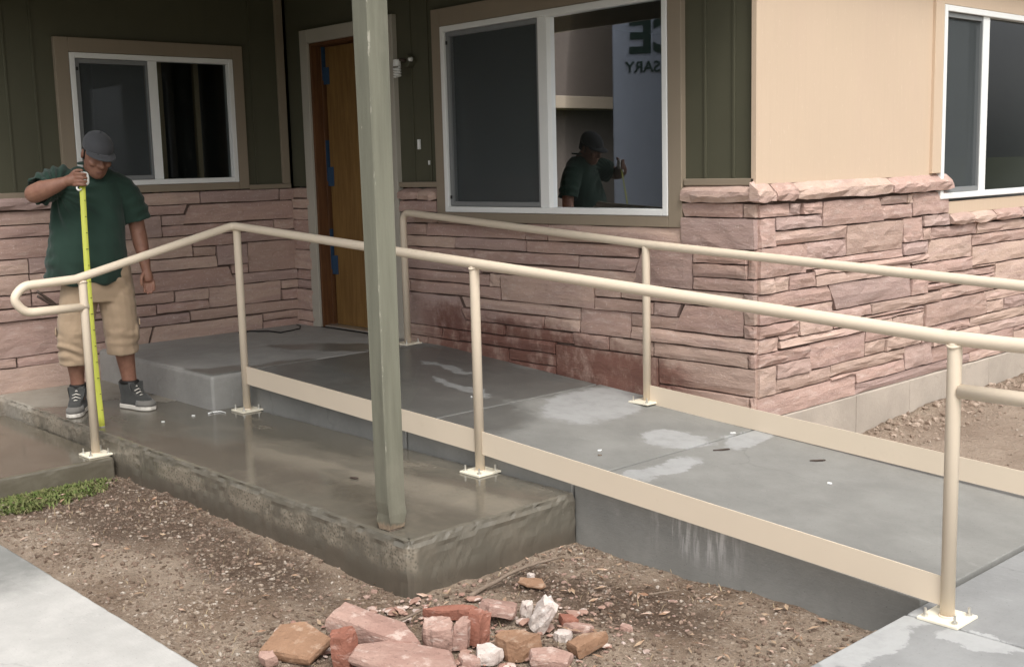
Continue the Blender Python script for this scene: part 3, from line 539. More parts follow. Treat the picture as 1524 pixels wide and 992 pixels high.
def window(w, s0, s1, z0, z1, m0, m1, casing, cw, label=None, cbot=True):
    win = empty('window', WALLMAP[w]((s0+s1)/2, z0, 0), house)
    if label: win['label'] = label
    a0, a1, b0, b1 = casing
    if cw:
        m = MB()
        wbox(m, w, a0, s0-.002, b0, b1, -.03, .0185); wbox(m, w, s1+.002, a1, b0, b1, -.03, .0185)
        wbox(m, w, s0-.002, s1+.002, z1+.002, b1, -.03, .018)
        if cbot: wbox(m, w, s0-.002, s1+.002, b0, z0-.002, -.03, .018)
        m.build('casing', TRIM if w != 'C' else TAN, win, bevel=.004)
    fw = .038; m = MB()
    wbox(m, w, s0, s0+fw, z0, z1, -.07, .022); wbox(m, w, s1-fw, s1, z0, z1, -.07, .022)
    wbox(m, w, s0+fw, s1-fw, z1-fw, z1, -.07, .0215); wbox(m, w, s0+fw, s1-fw, z0, z0+fw, -.07, .0215)
    m.build('frame', VINYL, win, bevel=.004)
    wpart('mullion', w, VINYL, win, m0, m1, z0+fw, z1-fw, -.04, .006, .003)
    # sliding sash on the left with an insect screen, fixed light on the right
    m = MB(); sw = .03; l, r, lo, hi = s0+fw+.004, m0-.003, z0+fw+.003, z1-fw-.003
    wbox(m, w, l, l+sw, lo, hi, -.035, .004); wbox(m, w, r-.012, r, lo, hi, -.035, .004)
    wbox(m, w, l+sw, r-.012, lo, lo+sw, -.035, .0035); wbox(m, w, l+sw, r-.012, hi-sw, hi, -.035, .0035)
    m.build('screen_frame', DARKV, win, bevel=.002)
    def sheet(name, mat, a, b, c, e, d):
        return MB().add([WALLMAP[w](a, c, d), WALLMAP[w](b, c, d), WALLMAP[w](b, e, d), WALLMAP[w](a, e, d)], [(0, 1, 2, 3)]).build(name, mat, win)
    sheet('screen', SCREEN, l+sw*.5, r-.006, lo+sw*.5, hi-sw*.5, -.012)
    sheet('pane', GLASS, l, r, lo, hi, -.042); sheet('pane', GLASS, m1-.01, s1-fw+.005, z0+fw-.005, z1-fw+.005, -.03)
    for z in (lo+.06, hi-.07):
        wpart('latch', w, BLACK, win, l+.006, l+.02, z-.012, z+.012, .004, .012, .002)
    return win
window('A', -1.771, -.494, 1.398, 2.335, -1.185, -1.115, (-1.872, -.405, 1.342, 2.438), 1)
window('B', 1.970, 3.952, 1.165, 2.41, 2.905, 2.985, (1.876, 4.052, 1.10, 2.53), 1)
window('C', 1.945, 3.55, 1.185, 2.40, 2.495, 2.585, (1.835, 3.66, 1.352, 2.5), 1, cbot=False)

# door in wall B
door = empty('door', (.85, 0, ZL), house)
m_ = MB(); wbox(m_, 'B', .232, .335, ZL, 2.553, -.03, .02); wbox(m_, 'B', 1.335, 1.438, ZL, 2.553, -.03, .02); wbox(m_, 'B', .335, 1.335, 2.45, 2.553, -.03, .0195)
m_.build('casing', DTRIM, door, bevel=.004)
m_ = MB(); wbox(m_, 'B', .337, .36, ZL+.002, 2.448, -.20, .0); wbox(m_, 'B', 1.31, 1.333, ZL+.002, 2.448, -.20, .0); wbox(m_, 'B', .36, 1.31, 2.425, 2.448, -.20, -.001)
wbox(m_, 'B', .36, .374, ZL+.002, 2.425, -.19, -.085); wbox(m_, 'B', 1.296, 1.31, ZL+.002, 2.425, -.19, -.085)
m_.build('jamb', JAMB, door, bevel=.003)
m_ = MB(); wbox(m_, 'B', .405, 1.300, ZL+.018, 2.42, -.145, -.10); slabd = m_.build('door_slab', SLAB, door, bevel=.003)
wpart('gap_shade_strip', 'B', BLACK, door, .3745, .404, ZL+.018, 2.42, -.15, -.125, 0)  # black strip stands in for the shade in the gap beside the slab
m_ = MB(); m_.tube([(1.22, .10, 1.2), (1.22, .055, 1.2)], .012); m_.tube([(1.22, .055, 1.2), (1.22, .03, 1.2), (1.22, .022, 1.2)], [.022, .03, .012]); m_.build('handle', STEEL, slabd, smooth=True)
for z, hh in ((2.20, .13), (1.42, .15), (.72, .15)):
    m_ = MB(); wbox(m_, 'B', .378, .455, z-hh*.5, z+hh*.5, -.099, -.093); wbox(m_, 'B', .3741, .377, z-hh*.25, z+hh*1.9, -.122, -.0855)
    m_.build('masking_tape', TAPEB, door, bevel=.002)
wpart('threshold', 'B', STEEL, door, .36, 1.31, ZL+.001, ZL+.016, -.19, -.01, .004)

# bare bulb fixture, bell push and cover plate beside the door
lp = empty('wall_lamp', (1.56, 0, 2.2), house)
MB().tube([(1.60, .025, 2.215), (1.60, -.03, 2.215)], .045, 16).build('back_plate', GREEN, lp, smooth=False, bevel=.004)
MB().tube([(1.60, -.03, 2.215), (1.58, -.06, 2.225), (1.555, -.075, 2.215)], .012).build('arm', DKIRON, lp, smooth=True)
MB().tube([(1.555, -.075, 2.225), (1.555, -.075, 2.18)], [.024, .028], 14).build('socket', WHITEP, lp, bevel=.003)
sp = [(1.555+.022*math.cos(a), -.075+.022*math.sin(a), 2.172-a*.0028) for a in np.linspace(0, 24, 60)]
MB().tube(sp, .0075, 8).build('spiral_bulb', WHITEP, lp, smooth=True)
MB().tube([(1.655, -.02, 2.222), (1.655, -.045, 2.222)], [.016, .012], 10).build('sensor', WHITEP, lp, smooth=True)
wpart('bell_push', 'B', WHITEP, house, 1.655, 1.675, 1.60, 1.67, -.02, .0, .003)
wpart('cable_clip', 'B', WHITEP, house, 1.765, 1.776, 1.49, 1.52, -.02, -.005, .002)

# rooms behind the windows (closed boxes, open only at the walls with windows)
def room(x0, x1, y0, y1, z0, z1, openface):
    v = [(x0, y0, z0), (x1, y0, z0), (x1, y1, z0), (x0, y1, z0), (x0, y0, z1), (x1, y0, z1), (x1, y1, z1), (x0, y1, z1)]
    F_ = {'z0': (0, 1, 2, 3), 'z1': (4, 7, 6, 5), 'y0': (0, 4, 5, 1), 'x1': (1, 5, 6, 2), 'y1': (2, 6, 7, 3), 'x0': (3, 7, 4, 0)}
    return MB().add(v, [f for k, f in F_.items() if k not in openface]).build('room_wall', WALLIN, house)
room(-3.6, -.052, -2.74, -.06, .2, 2.8, ('x1',)); room(.02, L-.05, .055, 5.2, .2, 2.8, ('y0', 'x1'))
m_ = MB()
for y in (-1.02, -.93, -.62): m_.box(-.42, -.38, y, y+.04, .2, 2.8)
m_.build('stud', STUD, house)
bxo('inner_door', WHITEP, 2.55, 3.3, 3.0, 3.04, .2, 2.2, house, .004)
# roof with porch soffit, outer walls that close the shell
m_ = MB().box(-5.2, L+.18, -2.78, 5.4, 2.862, 2.90); soff = m_.build('porch_soffit', SOFFIT, house)
m_ = MB().add([(-5.4, -2.95, 2.9), (L+.3, -2.95, 2.9), (L+.3, 5.6, 2.9), (-5.4, 5.6, 2.9), (-3, 1.2, 3.9), (2.2, 1.2, 3.9)], [(0, 1, 5, 4), (1, 2, 5), (2, 3, 4, 5), (3, 0, 4), (0, 3, 2, 1)]).build('roof', m_plain('grey_roof_shingle', (.11, .10, .095), .95, 60, .3), house)
m_ = MB().box(-5.2, L+.19, -2.80, -2.76, 2.70, 2.899).box(L+.16, L+.20, -2.759, 5.4, 2.70, 2.899); m_.build('fascia', DTRIM, house, bevel=.004)
m_ = MB().box(-3.75, -3.65, -2.86, 5.3, -.3, 2.86).box(-3.65, -.03, -2.86, -2.785, -.3, 2.86).box(-3.65, L-.04, 5.21, 5.3, -.3, 2.86); m_.build('rear_wall', GREEN, house)

# ------------------------------------------------------------------ porch post
pr = random.Random(3)
rings = []
px1, py0, pw = 4.497, -2.446, .088
for z, k in ((0.006, -.005), (.03, -.003), (.07, -.001), (.12, 0), (.5, .001), (1.0, .002), (1.5, .004), (2.0, .006), (2.862, .008)):
    ring = []; c = .004; w_ = pw+k*2; cx, cy = px1-pw/2, py0+pw/2; h = w_/2
    j = .006 if z < .08 else .0012
    for sx, sy in ((-1, -1), (1, -1), (1, 1), (-1, 1)):
        pa = [(sx*h, sy*(h-c)), (sx*(h-c), sy*h)] if sx*sy > 0 else [(sx*(h-c), sy*h), (sx*h, sy*(h-c))]
        for a, b in pa: ring.append((cx+a+pr.uniform(-j, j), cy+b+pr.uniform(-j, j), z+(pr.uniform(-.004, .012) if z < .05 else 0)))
    rings.append(ring)
post = MB().rings(rings).build('porch_post', POSTM, label='tall square grey green wooden post standing on the wet concrete platform', cat='post')
bxo('base_shim', BARK, px1-.078, px1-.012, py0+.012, py0+.075, .0006, .012, post)

# ------------------------------------------------------------------ handrails
RR = .0243
def arc(p0, p1, p2, r, n=6):
    """rounded corner p0-p1-p2"""
    p0, p1, p2 = Vector(p0), Vector(p1), Vector(p2); a = (p0-p1).normalized(); b = (p2-p1).normalized()
    half = a.angle(b)/2; t = r/math.tan(half) if half < 1.55 else 0; t = min(t, (p0-p1).length*.45, (p2-p1).length*.45)
    s, e = p1+a*t, p1+b*t; out = []
    for i in range(n+1):
        u = i/n; out.append(s*(1-u)**2+p1*2*u*(1-u)+e*u*u)
    return out
def path(pts, r):
    out = [Vector(pts[0])]
    for i in range(1, len(pts)-1):
        rad = r[i] if isinstance(r, dict) and i in r else (r if not isinstance(r, dict) else .05)
        out += arc(pts[i-1], pts[i], pts[i+1], rad)
    out.append(Vector(pts[-1])); q = [out[0]]
    for p in out[1:]:
        if (p-q[-1]).length > 2e-3: q.append(p)
    return q
def plate(parent, x, y, z, half=.072, slope=0.):
    o = MB().box(x-half, x+half, y-half, y+half, z+.0008, z+.011).build('base_plate', PLATE, parent, bevel=.002)
    for sx in (-1, 1):
        for sy in (-1, 1):
            b = MB(); bx_, by_ = x+sx*half*.72, y+sy*half*.72
            b.tube([(bx_, by_, z+.0105), (bx_, by_, z+.019)], .0105, 6); b.tube([(bx_, by_, z+.018), (bx_, by_, z+.040)], .0048, 8)
            b.build('anchor_bolt', STEEL, o)
def weld(parent, p, r):    # small weld collar where a pipe meets another
    pass
near = empty('handrail', (4.1, YR, 0), label='near cream pipe handrail, bending down to a looped end in front of the man', cat='handrail', group='cream pipe handrails of the ramp')
P0 = (1.80, -2.53); P1x, P2x, P3x = 1.847, 4.060, 6.449
H1, H3 = 1.147, .876
z0t = .905; za, zb_ = z0t, .745
yend = -2.86
pts = [(P0[0], P0[1]+.02, zb_), (P0[0], yend, zb_), (P0[0], yend-.06, (za+zb_)/2), (P0[0], yend, za-.012), (P0[0], P0[1]-.04, za), (1.838, YR-.02, H1+.004), (1.95, YR, H1-.006), (P3x-.03, YR, H3+.004), (6.62, YR, H3), (6.82, YR, H3), (6.89, YR, (H3+.707)/2), (6.82, YR, .707), (P3x+.02, YR, .707)]
rail = MB().tube(path(pts, {1: .09, 2: .09, 3: .09, 4: .07, 5: .05, 6: .03, 7: .12, 9: .09, 10: .09, 11: .09}), RR, 14)
rail.build('top_rail', RAIL, near, smooth=True)
for x, y, z0, z1 in ((P0[0], P0[1], -.11, z0t-.01), (P1x, YR, 0, H1-.01), (P2x, YR, 0, H1+(H3-H1)*(P2x-P1x)/(P3x-P1x)-.01), (P3x, YR, ZP, H3-.01)):
    MB().tube([(x, y, z0+.006), (x, y, z1-.012), (x, y, z1)], [RR*.97, RR*.97, RR*.9], 14).build('post', RAIL, near, smooth=True)
    plate(near, x, y, z0)
    wb = MB(); wb.tube([(x+RR*1.02*math.cos(a), y+RR*1.02*math.sin(a), z1-.011+.004*math.cos(2*a)) for a in np.linspace(0, 6.283, 25)], .0045, 6, cap=False); wb.build('weld_bead', RAIL, near, smooth=True)
    wb = MB(); wb.tube([(x+RR*1.03*math.cos(a), y+RR*1.03*math.sin(a), z0+.013) for a in np.linspace(0, 6.283, 25)], .0045, 6, cap=False); wb.build('weld_bead', RAIL, near, smooth=True)
def toe(parent, xa, xb, y, za_, zb__, ha=.112, hb=.10):
    MB().rings([[(xa, y-.003, za_), (xa, y+.003, za_), (xa, y+.003, za_+ha), (xa, y-.003, za_+ha)], [(xb, y-.003, zb__), (xb, y+.003, zb__), (xb, y+.003, zb__+hb), (xb, y-.003, zb__+hb)]]).build('toe_board', RAIL, parent)
toe(near, P1x+RR*.9, P2x-RR*.9, YR, .171, .098, .112, .113); toe(near, P2x+RR*.9, P3x-RR*.9, YR, .095, -.034, .113, .102)
far = empty('handrail', (4.1, -.129, 0), label='far cream pipe handrail, close against the stone wall under the big window', cat='handrail', group='cream pipe handrails of the ramp')
Y2 = -.129; X4, X5, X6 = 1.629, 3.882, 6.449
z4, z5 = ZL, zramp(X5)
h4, h5, h6 = ZL+.94, zramp(X5)+.915, H3
pts = [(X4, Y2, z4+.008), (X4, Y2, h4), (X5, Y2, h5+.0), (X6, Y2, h6), (6.82, Y2, h6), (6.89, Y2, (h6+.707)/2), (6.82, Y2, .707), (X6+.02, Y2, .707)]
MB().tube(path(pts, {1: .07, 2: .01, 3: .1, 4: .09, 5: .09, 6: .09}), RR, 14).build('top_rail', RAIL, far, smooth=True)
for x, z0, z1 in ((X5, z5, h5-.01), (X6, ZP, h6-.01)):
    MB().tube([(x, Y2, z0+.006), (x, Y2, z1-.012), (x, Y2, z1)], [RR*.97, RR*.97, RR*.9], 14).build('post', RAIL, far, smooth=True)
plate(far, X4, Y2, z4+.0); plate(far, X5, Y2-.012, z5+.004); plate(far, X6, Y2, ZP)
toe(far, X5+RR*.9, X6-RR*.9, Y2, zramp(X5)-.006, -.052, .112, .108)

# ------------------------------------------------------------------ rubble pile of broken stone
RUB = {'pink': m_rubble('pink_sandstone_rubble', (.38, .25, .205), (.31, .19, .155), (.54, .43, .375)),
       'red': m_rubble('red_sandstone_rubble', (.29, .125, .088), (.23, .095, .065), (.44, .27, .22)),
       'tan': m_rubble('orange_tan_rubble', (.31, .185, .115), (.25, .145, .09), (.42, .30, .22)),
       'pale': m_rubble('pale_mortar_rubble', (.60, .53, .48), (.50, .42, .38), (.72, .68, .64))}
def chunk(seed, lx, ly, lz, taper=.12, jit=.1, rot=(0, 0, 0)):
    """broken stone slab: irregular hexagon-ish outline, cleft top and rough sides"""
    r = random.Random(seed); n = r.choice((5, 6, 7)); angs = sorted((i+r.uniform(-.3, .3))*2*math.pi/n for i in range(n))
    def rad(a):
        c, s = abs(math.cos(a)), abs(math.sin(a)); return 1/max(c, s)**.75
    out = [(math.cos(a)*rad(a)*lx/2*r.uniform(.88, 1.06), math.sin(a)*rad(a)*ly/2*r.uniform(.88, 1.06)) for a in angs]
    dense = []
    for i in range(n):
        (x0, y0), (x1, y1) = out[i], out[(i+1) % n]
        for k in range(3): dense.append((x0+(x1-x0)*k/3+r.uniform(-.0025, .0025), y0+(y1-y0)*k/3+r.uniform(-.0025, .0025)))
    rings = []
    for t, q in ((0, 1-taper*.6), (.35, 1.0), (.75, .985), (1, .93)):
        rings.append([Vector((x*q+r.uniform(-jit, jit)*lz*.4, y*q+r.uniform(-jit, jit)*lz*.4, (t-.5)*lz+r.uniform(-jit, jit)*lz*.5*(t > .5))) for x, y in dense])
    M_ = Matrix.Rotation(rot[2], 3, 'Z') @ Matrix.Rotation(rot[1], 3, 'Y') @ Matrix.Rotation(rot[0], 3, 'X')
    rings = [[M_ @ p for p in ring] for ring in rings]
    mb = MB(); nn = len(dense); vs = [p for ring in rings for p in ring]; fs = []
    for i in range(3):
        for k in range(nn): fs.append((i*nn+k, i*nn+(k+1) % nn, (i+1)*nn+(k+1) % nn, (i+1)*nn+k))
    c = len(vs); vs.append(sum(rings[3], Vector())/nn+M_ @ Vector((0, 0, r.uniform(-.05, .12)*lz))); vs.append(sum(rings[0], Vector())/nn)
    for k in range(nn): fs.append((3*nn+k, 3*nn+(k+1) % nn, c)); fs.append(((k+1) % nn, k, c+1))
    mb.add(vs, fs); return mb
def rubble(u, v, lx, ly, lz, mat, label, rot=(0, 0, 0), lift=0., seed=None, name='stone_block', cat='broken stone', jit=.1):
    # (u, v) is where the block's base meets the ground in the photograph
    q = at(u, v, 2, ZD+.012)
    rot = tuple(math.radians(a) for a in rot)
    k_ = 1.0; mb = chunk(seed if seed is not None else int(u*7+v), lx*k_, ly*k_, lz*k_*.78, rot=rot, jit=jit*.7)
    zmin = min(p[2] for p in mb.v)
    me = mb.mesh(name); bm = bmesh.new(); bm.from_mesh(me); bmesh.ops.recalc_face_normals(bm, faces=bm.faces)
    bm.to_mesh(me); bm.free()
    o = link(name, me, RUB[mat]); o.location = (q.x, q.y, ZD-.004+lift-zmin)
    tag(o, label, cat, 'broken stones of the rubble pile')
    return o
# rotations: view direction is about 137 degrees from +X, so yaw 47 lies across the picture
rubble(442, 968, .27, .24, .05, 'tan', 'flat brownish tan stone slab lying at the left end of the rubble pile', (14, -6, 40), 0, 1)
rubble(560, 958, .44, .13, .085, 'pink', 'long pink stone bar running through the left half of the rubble pile', (4, 10, 22), .0, 2)
rubble(514, 982, .10, .10, .15, 'red', 'small red block standing upright in front of the long pink bar', (6, -4, 50), 0, 3)
rubble(401, 984, .08, .05, .05, 'pink', 'little pink shard below the flat tan slab at the far left of the pile', (20, 0, 30), 0, 4)
rubble(600, 990, .40, .20, .055, 'pink', 'wide flat pink slab at the very front of the rubble pile', (3, 4, 32), 0, 5)
rubble(652, 957, .12, .11, .115, 'pink', 'squat pink block in the middle of the pile, left of the narrow pink block', (8, 0, 48), 0, 6)
rubble(689, 956, .062, .09, .125, 'pink', 'narrow pink block wedged between the squat pink block and the dark red block', (4, 3, 46), 0, 7)
rubble(713, 952, .085, .085, .15, 'red', 'dark red upright block in the middle of the rubble pile', (-6, 4, 46), 0, 8)
rubble(672, 916, .22, .05, .055, 'red', 'long dark red sliver lying behind the middle blocks of the pile', (10, -4, 36), .0, 9)
rubble(744, 921, .16, .11, .06, 'pink', 'pale pink flat block behind the orange tan block', (-12, 6, 30), .02, 10)
rubble(770, 972, .17, .10, .10, 'tan', 'orange tan block with a squared face at the front right of the pile', (6, -3, 38), 0, 11)
rubble(808, 938, .07, .09, .16, 'pale', 'white mortar covered lump leaning up at the right of the rubble pile', (20, 22, 60), 0, 12, jit=.22)
rubble(784, 914, .05, .05, .08, 'pale', 'small round white stone just left of the white mortar covered lump', (0, 10, 10), .0, 13, jit=.2)
rubble(822, 985, .16, .11, .05, 'pink', 'greyish pink flat slab at the front, below the white mortar covered lump', (8, 6, 55), 0, 14)
rubble(872, 966, .17, .07, .06, 'tan', 'orange tan splinter at the right end of the rubble pile', (5, -12, 75), 0, 15)
rubble(862, 935, .12, .045, .035, 'pink', 'thin pink splinter lying at the upper right of the pile', (0, 4, 40), 0, 16)
rubble(838, 948, .06, .05, .045, 'pale', 'small pale pink chip right of the white mortar covered lump', (6, 0, 20), 0, 17)
rubble(846, 925, .08, .06, .04, 'red', 'small dull red chip above the thin pink splinter', (4, 8, 50), 0, 18)
rubble(793, 870, .125, .075, .018, 'tan', 'flat brown flake lying apart near the platform corner, behind the rubble pile', (5, 4, 30), .012, 19)
rubble(790, 857, .035, .03, .03, 'pale', 'small white pebble beside the flat brown flake', (0, 0, 0), .004, 20)
rubble(932, 934, .05, .04, .03, 'pink', 'small pink stone lying alone to the right of the rubble pile', (0, 5, 20), 0, 21)
rubble(727, 977, .10, .09, .06, 'pale', 'greyish white broken lump below the dark red block', (5, 0, 48), 0, 22)
rubble(697, 985, .09, .06, .04, 'pink', 'little pink chip at the front between the flat slab and the orange tan block', (0, 6, 20), 0, 24)

def stick(pts, r, name, label, cat='stick', mat=BARK, n=7):
    pts = [Vector(p) for p in pts]
    dense = []
    for a, b in zip(pts[:-1], pts[1:]):
        for k in range(4): dense.append(a.lerp(b, k/4)+Vector((random.uniform(-1, 1), random.uniform(-1, 1), random.uniform(-.4, .4)))*r*.4)
    dense.append(pts[-1]); m = len(dense)
    org = dense[0].copy()
    o = MB().tube([p-org for p in dense], [r*(1-.55*i/m) for i in range(m)], n).build(name, mat, smooth=True)
    o.location = org; tag(o, label, cat); return o
g = lambda u, v, dz=.012: tuple(at(u, v, 2, ZD+dz))
stick([g(700, 886, .03), g(742, 862, .03), g(770, 847, .035), g(800, 838, .03), g(832, 829, .04)], .010, 'branch', 'bent pale branch lying along the foot of the platform behind the rubble', 'branch')
stick([g(592, 924, .02), g(612, 915, .03), g(634, 905, .03)], .007, 'twig', 'short dark twig at the back left of the rubble pile', 'twig')
stick([g(245, 738, .02), g(258, 742, .02), g(272, 748, .02)], .006, 'twig', 'short pale twig on the dirt beside the front of the platform', 'twig')
stick([g(965, 884, .02), g(990, 880, .02), g(1012, 877, .02)], .004, 'twig', 'thin straight twig on the dirt in front of the ramp side', 'twig')
def ramp_bit(u, v, lx, ly, name, label, cat, mat, yaw):
    q = atramp(u, v); o = chunk(int(u), lx, ly, .006, rot=(0, 0, math.radians(yaw))).build(name, mat); o.location = (q.x, q.y, q.z+.0045); tag(o, label, cat)
ramp_bit(1074, 670, .09, .012, 'bark_strip', 'thin dark strip of bark on the ramp just below its lower joint', 'debris', DKIRON, 62)
ramp_bit(1217, 686, .085, .014, 'bark_strip', 'dark strip of bark lying alone in the middle of the lower ramp panel', 'debris', DKIRON, 50)
ramp_bit(1235, 720, .022, .018, 'paper_scrap', 'tiny white scrap on the lowest ramp panel', 'debris', WHITEP, 10)
ramp_bit(892, 678, .02, .012, 'leaf_scrap', 'small brown scrap on the middle ramp panel near the toe board', 'debris', BARK, 30)
ramp_bit(892, 671, .024, .02, 'pale_chip', 'small pale chip behind the brown scrap on the middle ramp panel', 'debris', WHITEP, 70)
ramp_bit(744, 506+28, .05, .02, 'mortar_chip', 'flat whitish chip at the foot of the stone wall by the ramp', 'debris', RUB['pale'], 10)
ramp_bit(702, 591, .012, .012, 'white_fleck', 'white fleck on the ramp beside the middle near post', 'debris', WHITEP, 10)
ramp_bit(1091, 645, .03, .012, 'white_chip', 'white chip sitting in the lower ramp joint', 'debris', WHITEP, 40)
def plat_bit(u, v, lx, ly, name, label, mat, yaw, z=0.):
    q = at(u, v, 2, z); o = chunk(int(u)+5, lx, ly, .006, rot=(0, 0, math.radians(yaw))).build(name, mat); o.location = (q.x, q.y, z+.0042); tag(o, label, 'debris')
plat_bit(288, 619, .022, .018, 'white_fleck', 'white fleck on the wet platform left of the first rail post', WHITEP, 10)
plat_bit(243, 628, .02, .014, 'white_fleck', 'white fleck on the wet platform just right of the man\'s shoes', WHITEP, 40)
plat_bit(527, 712, .05, .02, 'wet_leaf', 'small dark leaf on the wet platform left of the wooden post', DKIRON, 20)
q = [at(u, v, 2, 0.) for u, v in ((311, 616), (316, 614), (322, 613.5), (329, 613), (336, 615))]
stick([(p.x, p.y, .005) for p in q], .006, 'string_scrap', 'short scrap of white string on the platform beside the first rail post', 'string', WHITEP)
q = [at(u, v, 2, ZL) for u, v in ((355, 496), (372, 494), (400, 494), (418, 496), (434, 493), (446, 490), (447, 486), (441, 484))]
stick([(p.x, p.y, ZL+.008) for p in q], .007, 'cable', 'short loose black cable lying on the landing by the door', 'cable', BLACK)

# ------------------------------------------------------------------ gravel and dirt crumbs, grass tuft, dead leaves (stuff)
def in_bare(x, y):
    if x < 1.95 or x > 8 : return False
    if YF+.005 > y > -3.36: return x < 6.3 or y < -3.2
    if x > XC+.01 and YF-.1 < y < YK-.01 and x < 6.3: return True
    if x > L+.02 and y > .06 and x < 8: return y < 4 and (x < 6.3 or y > 2.2) and (x*37.7+y*91.3) % 1 < .3
    return False
ico_v, ico_f = None, None
bm = bmesh.new(); bmesh.ops.create_icosphere(bm, subdivisions=1, radius=1); ico_v = np.array([v.co[:] for v in bm.verts]); ico_f = np.array([[v.index for v in f.verts] for f in bm.faces]); bm.free()
def scatter(name, mat, n, smin, smax, flat, region, seed, zoff=.0):
    r = np.random.default_rng(seed); V, F = [], []; k = 0; c = 0
    while c < n:
        x, y = r.uniform(1.9, 7.6), r.uniform(-3.4, 3.6)
        if not region(x, y, r): continue
        s = smin*(smax/smin)**(r.random()**2.2); sc = s*r.uniform(.6, 1.3, 3)*np.array([1, 1, flat])
        a = r.uniform(0, 6.28); R_ = np.array([[math.cos(a), -math.sin(a), 0], [math.sin(a), math.cos(a), 0], [0, 0, 1]])
        z = ground_z(x, y)+.020*wob(x, y, 2.3, 1)+.013*wob(x, y, 8, 2)+.009*wob(x, y, 22, 3)
        if x > L and y > -.2: z += .02*max(0, wob(x, y, 5, 4))
        p = (ico_v*(1+r.uniform(-.25, .25, (len(ico_v), 1)))*sc) @ R_.T+np.array([x, y, z+sc[2]*.25+zoff])
        V.append(p); F.append(ico_f+k); k += len(ico_v); c += 1
    V = np.concatenate(V); F = np.concatenate(F)
    me = bpy.data.meshes.new(name); me.from_pydata(V.tolist(), [], F.tolist())
    o = link(name, me, mat, kind='stuff'); return o
def m_gravel(name, a, b, c):
    t = NT(name); v = t.n('ShaderNodeTexVoronoi'); t.put(v.inputs['Vector'], t.P); t.put(v.inputs['Scale'], 28.)
    r = t.sep(v.outputs['Color'])
    col = t.mix(r[0], a, b); col = t.mix(t.step(r[1], .7, .9), col, c)
    return t.bsdf(col, .9, t.bump(t.noise(120, 3), .4, .004), .25)
reg_all = lambda x, y, r: in_bare(x, y) and r.random() < (.35+.9*max(0, wob(x, y, 1.4, 9)+.1))*(2.2 if (x < 4.6 and -3.36 < y < -3.0) else 1)*.5
scatter('gravel', m_gravel('mixed_gravel', (.20, .15, .11), (.29, .235, .185), (.36, .31, .26)), 8000, .003, .012, .65, reg_all, 1)
scatter('soil_crumbs', m_gravel('soil_crumb', (.10, .07, .05), (.17, .12, .09), (.24, .17, .13)), 8000, .004, .014, .7, lambda x, y, r: y < 0 and in_bare(x, y) and r.random() < (.3+max(0, wob(x, y, 1.8, 4))), 2)
scatter('stone_chips', m_gravel('pink_stone_chip', (.33, .23, .19), (.27, .175, .14), (.42, .34, .30)), 240, .006, .02, .5,
        lambda x, y, r: in_bare(x, y) and (((x-5.05)/.75)**2+((y+2.25)/.62)**2 < 1 or r.random() < .03 and y < 0) , 3)
scatter('soil_clods', m_gravel('foundation_soil_clod', (.22, .165, .125), (.30, .23, .18), (.38, .30, .24)), 750, .007, .030, .7,
        lambda x, y, r: x > L+.04 and .25 < y < 3.5 and x < L+.10+.30*r.random()**2+.07*y, 5)
scatter('stone_shards', m_gravel('broken_shard', (.36, .23, .18), (.28, .16, .125), (.50, .40, .35)), 260, .008, .034, .34,
        lambda x, y, r: ((x-5.02)/.42)**2+((y+2.62)/.34)**2 < 1 or ((x-4.75)/.25)**2+((y+2.9)/.22)**2 < 1 or ((x-5.35)/.3)**2+((y+2.25)/.25)**2 < r.random(), 6, .012)
def litter():
    r = np.random.default_rng(21); mb = MB(); c = 0
    while c < 420:
        x, y = r.uniform(2., 6.3), r.uniform(-3.3, -1.55)
        if not in_bare(x, y) or (x < XC and r.random() < .75): continue
        z = ground_z(x, y)+.020*wob(x, y, 2.3, 1)+.013*wob(x, y, 8, 2)+.012+r.uniform(0, .008); a = r.uniform(0, 6.28); l, w = r.uniform(.008, .03), r.uniform(.003, .009)
        ca, sa = math.cos(a), math.sin(a); t1, t2 = r.uniform(-.006, .006, 2)
        mb.add([(x-ca*l, y-sa*l, z-t1), (x+sa*w, y-ca*w, z+t2), (x+ca*l, y+sa*l, z+t1), (x-sa*w, y+ca*w, z+.003)], [(0, 1, 2), (0, 2, 3)]); c += 1
    mb.build('leaf_litter', m_gravel('dry_leaf_bits', (.22, .12, .075), (.38, .28, .19), (.48, .34, .27)), kind='stuff')
litter()
def blades(name, mat, n, region, h, w, seed, curl=.5):
    r = np.random.default_rng(seed); mb = MB(); c = 0
    while c < n:
        x, y = r.uniform(.6, 8.2), r.uniform(-3.6, 3.6)
        if not region(x, y, r): continue
        z = ground_z(x, y)-.005; a = r.uniform(0, 6.28); hh = h*r.uniform(.4, 1.2); ww = w*r.uniform(.6, 1.4); dx, dy = math.cos(a), math.sin(a); b = r.uniform(.2, 1.)*curl*hh
        mb.add([(x-dy*ww, y+dx*ww, z), (x+dy*ww, y-dx*ww, z), (x+dx*b*.4+dy*ww*.8, y+dy*b*.4-dx*ww*.8, z+hh*.6), (x+dx*b*.4-dy*ww*.8, y+dy*b*.4+dx*ww*.8, z+hh*.6), (x+dx*b, y+dy*b, z+hh*.9)], [(0, 1, 2, 3), (3, 2, 4)]); c += 1
    mb.build(name, mat, kind='stuff')
def grass_mat():
    t = NT('weedy_grass'); n = t.noise(30, 3)
    return t.bsdf(t.mix(t.step(n, .35, .65), (.085, .125, .03), (.17, .17, .07)), .7, spec=.25)
GRASS = grass_mat()
blades('weeds', GRASS, 3400, lambda x, y, r: 1.93 < x < 2.30 and -3.3 < y < -2.52 and ((x-1.93)/.34)**2+((y+3.05)/.5)**2 < r.uniform(.05, 1.2), .032, .0042, 11, 2.2)
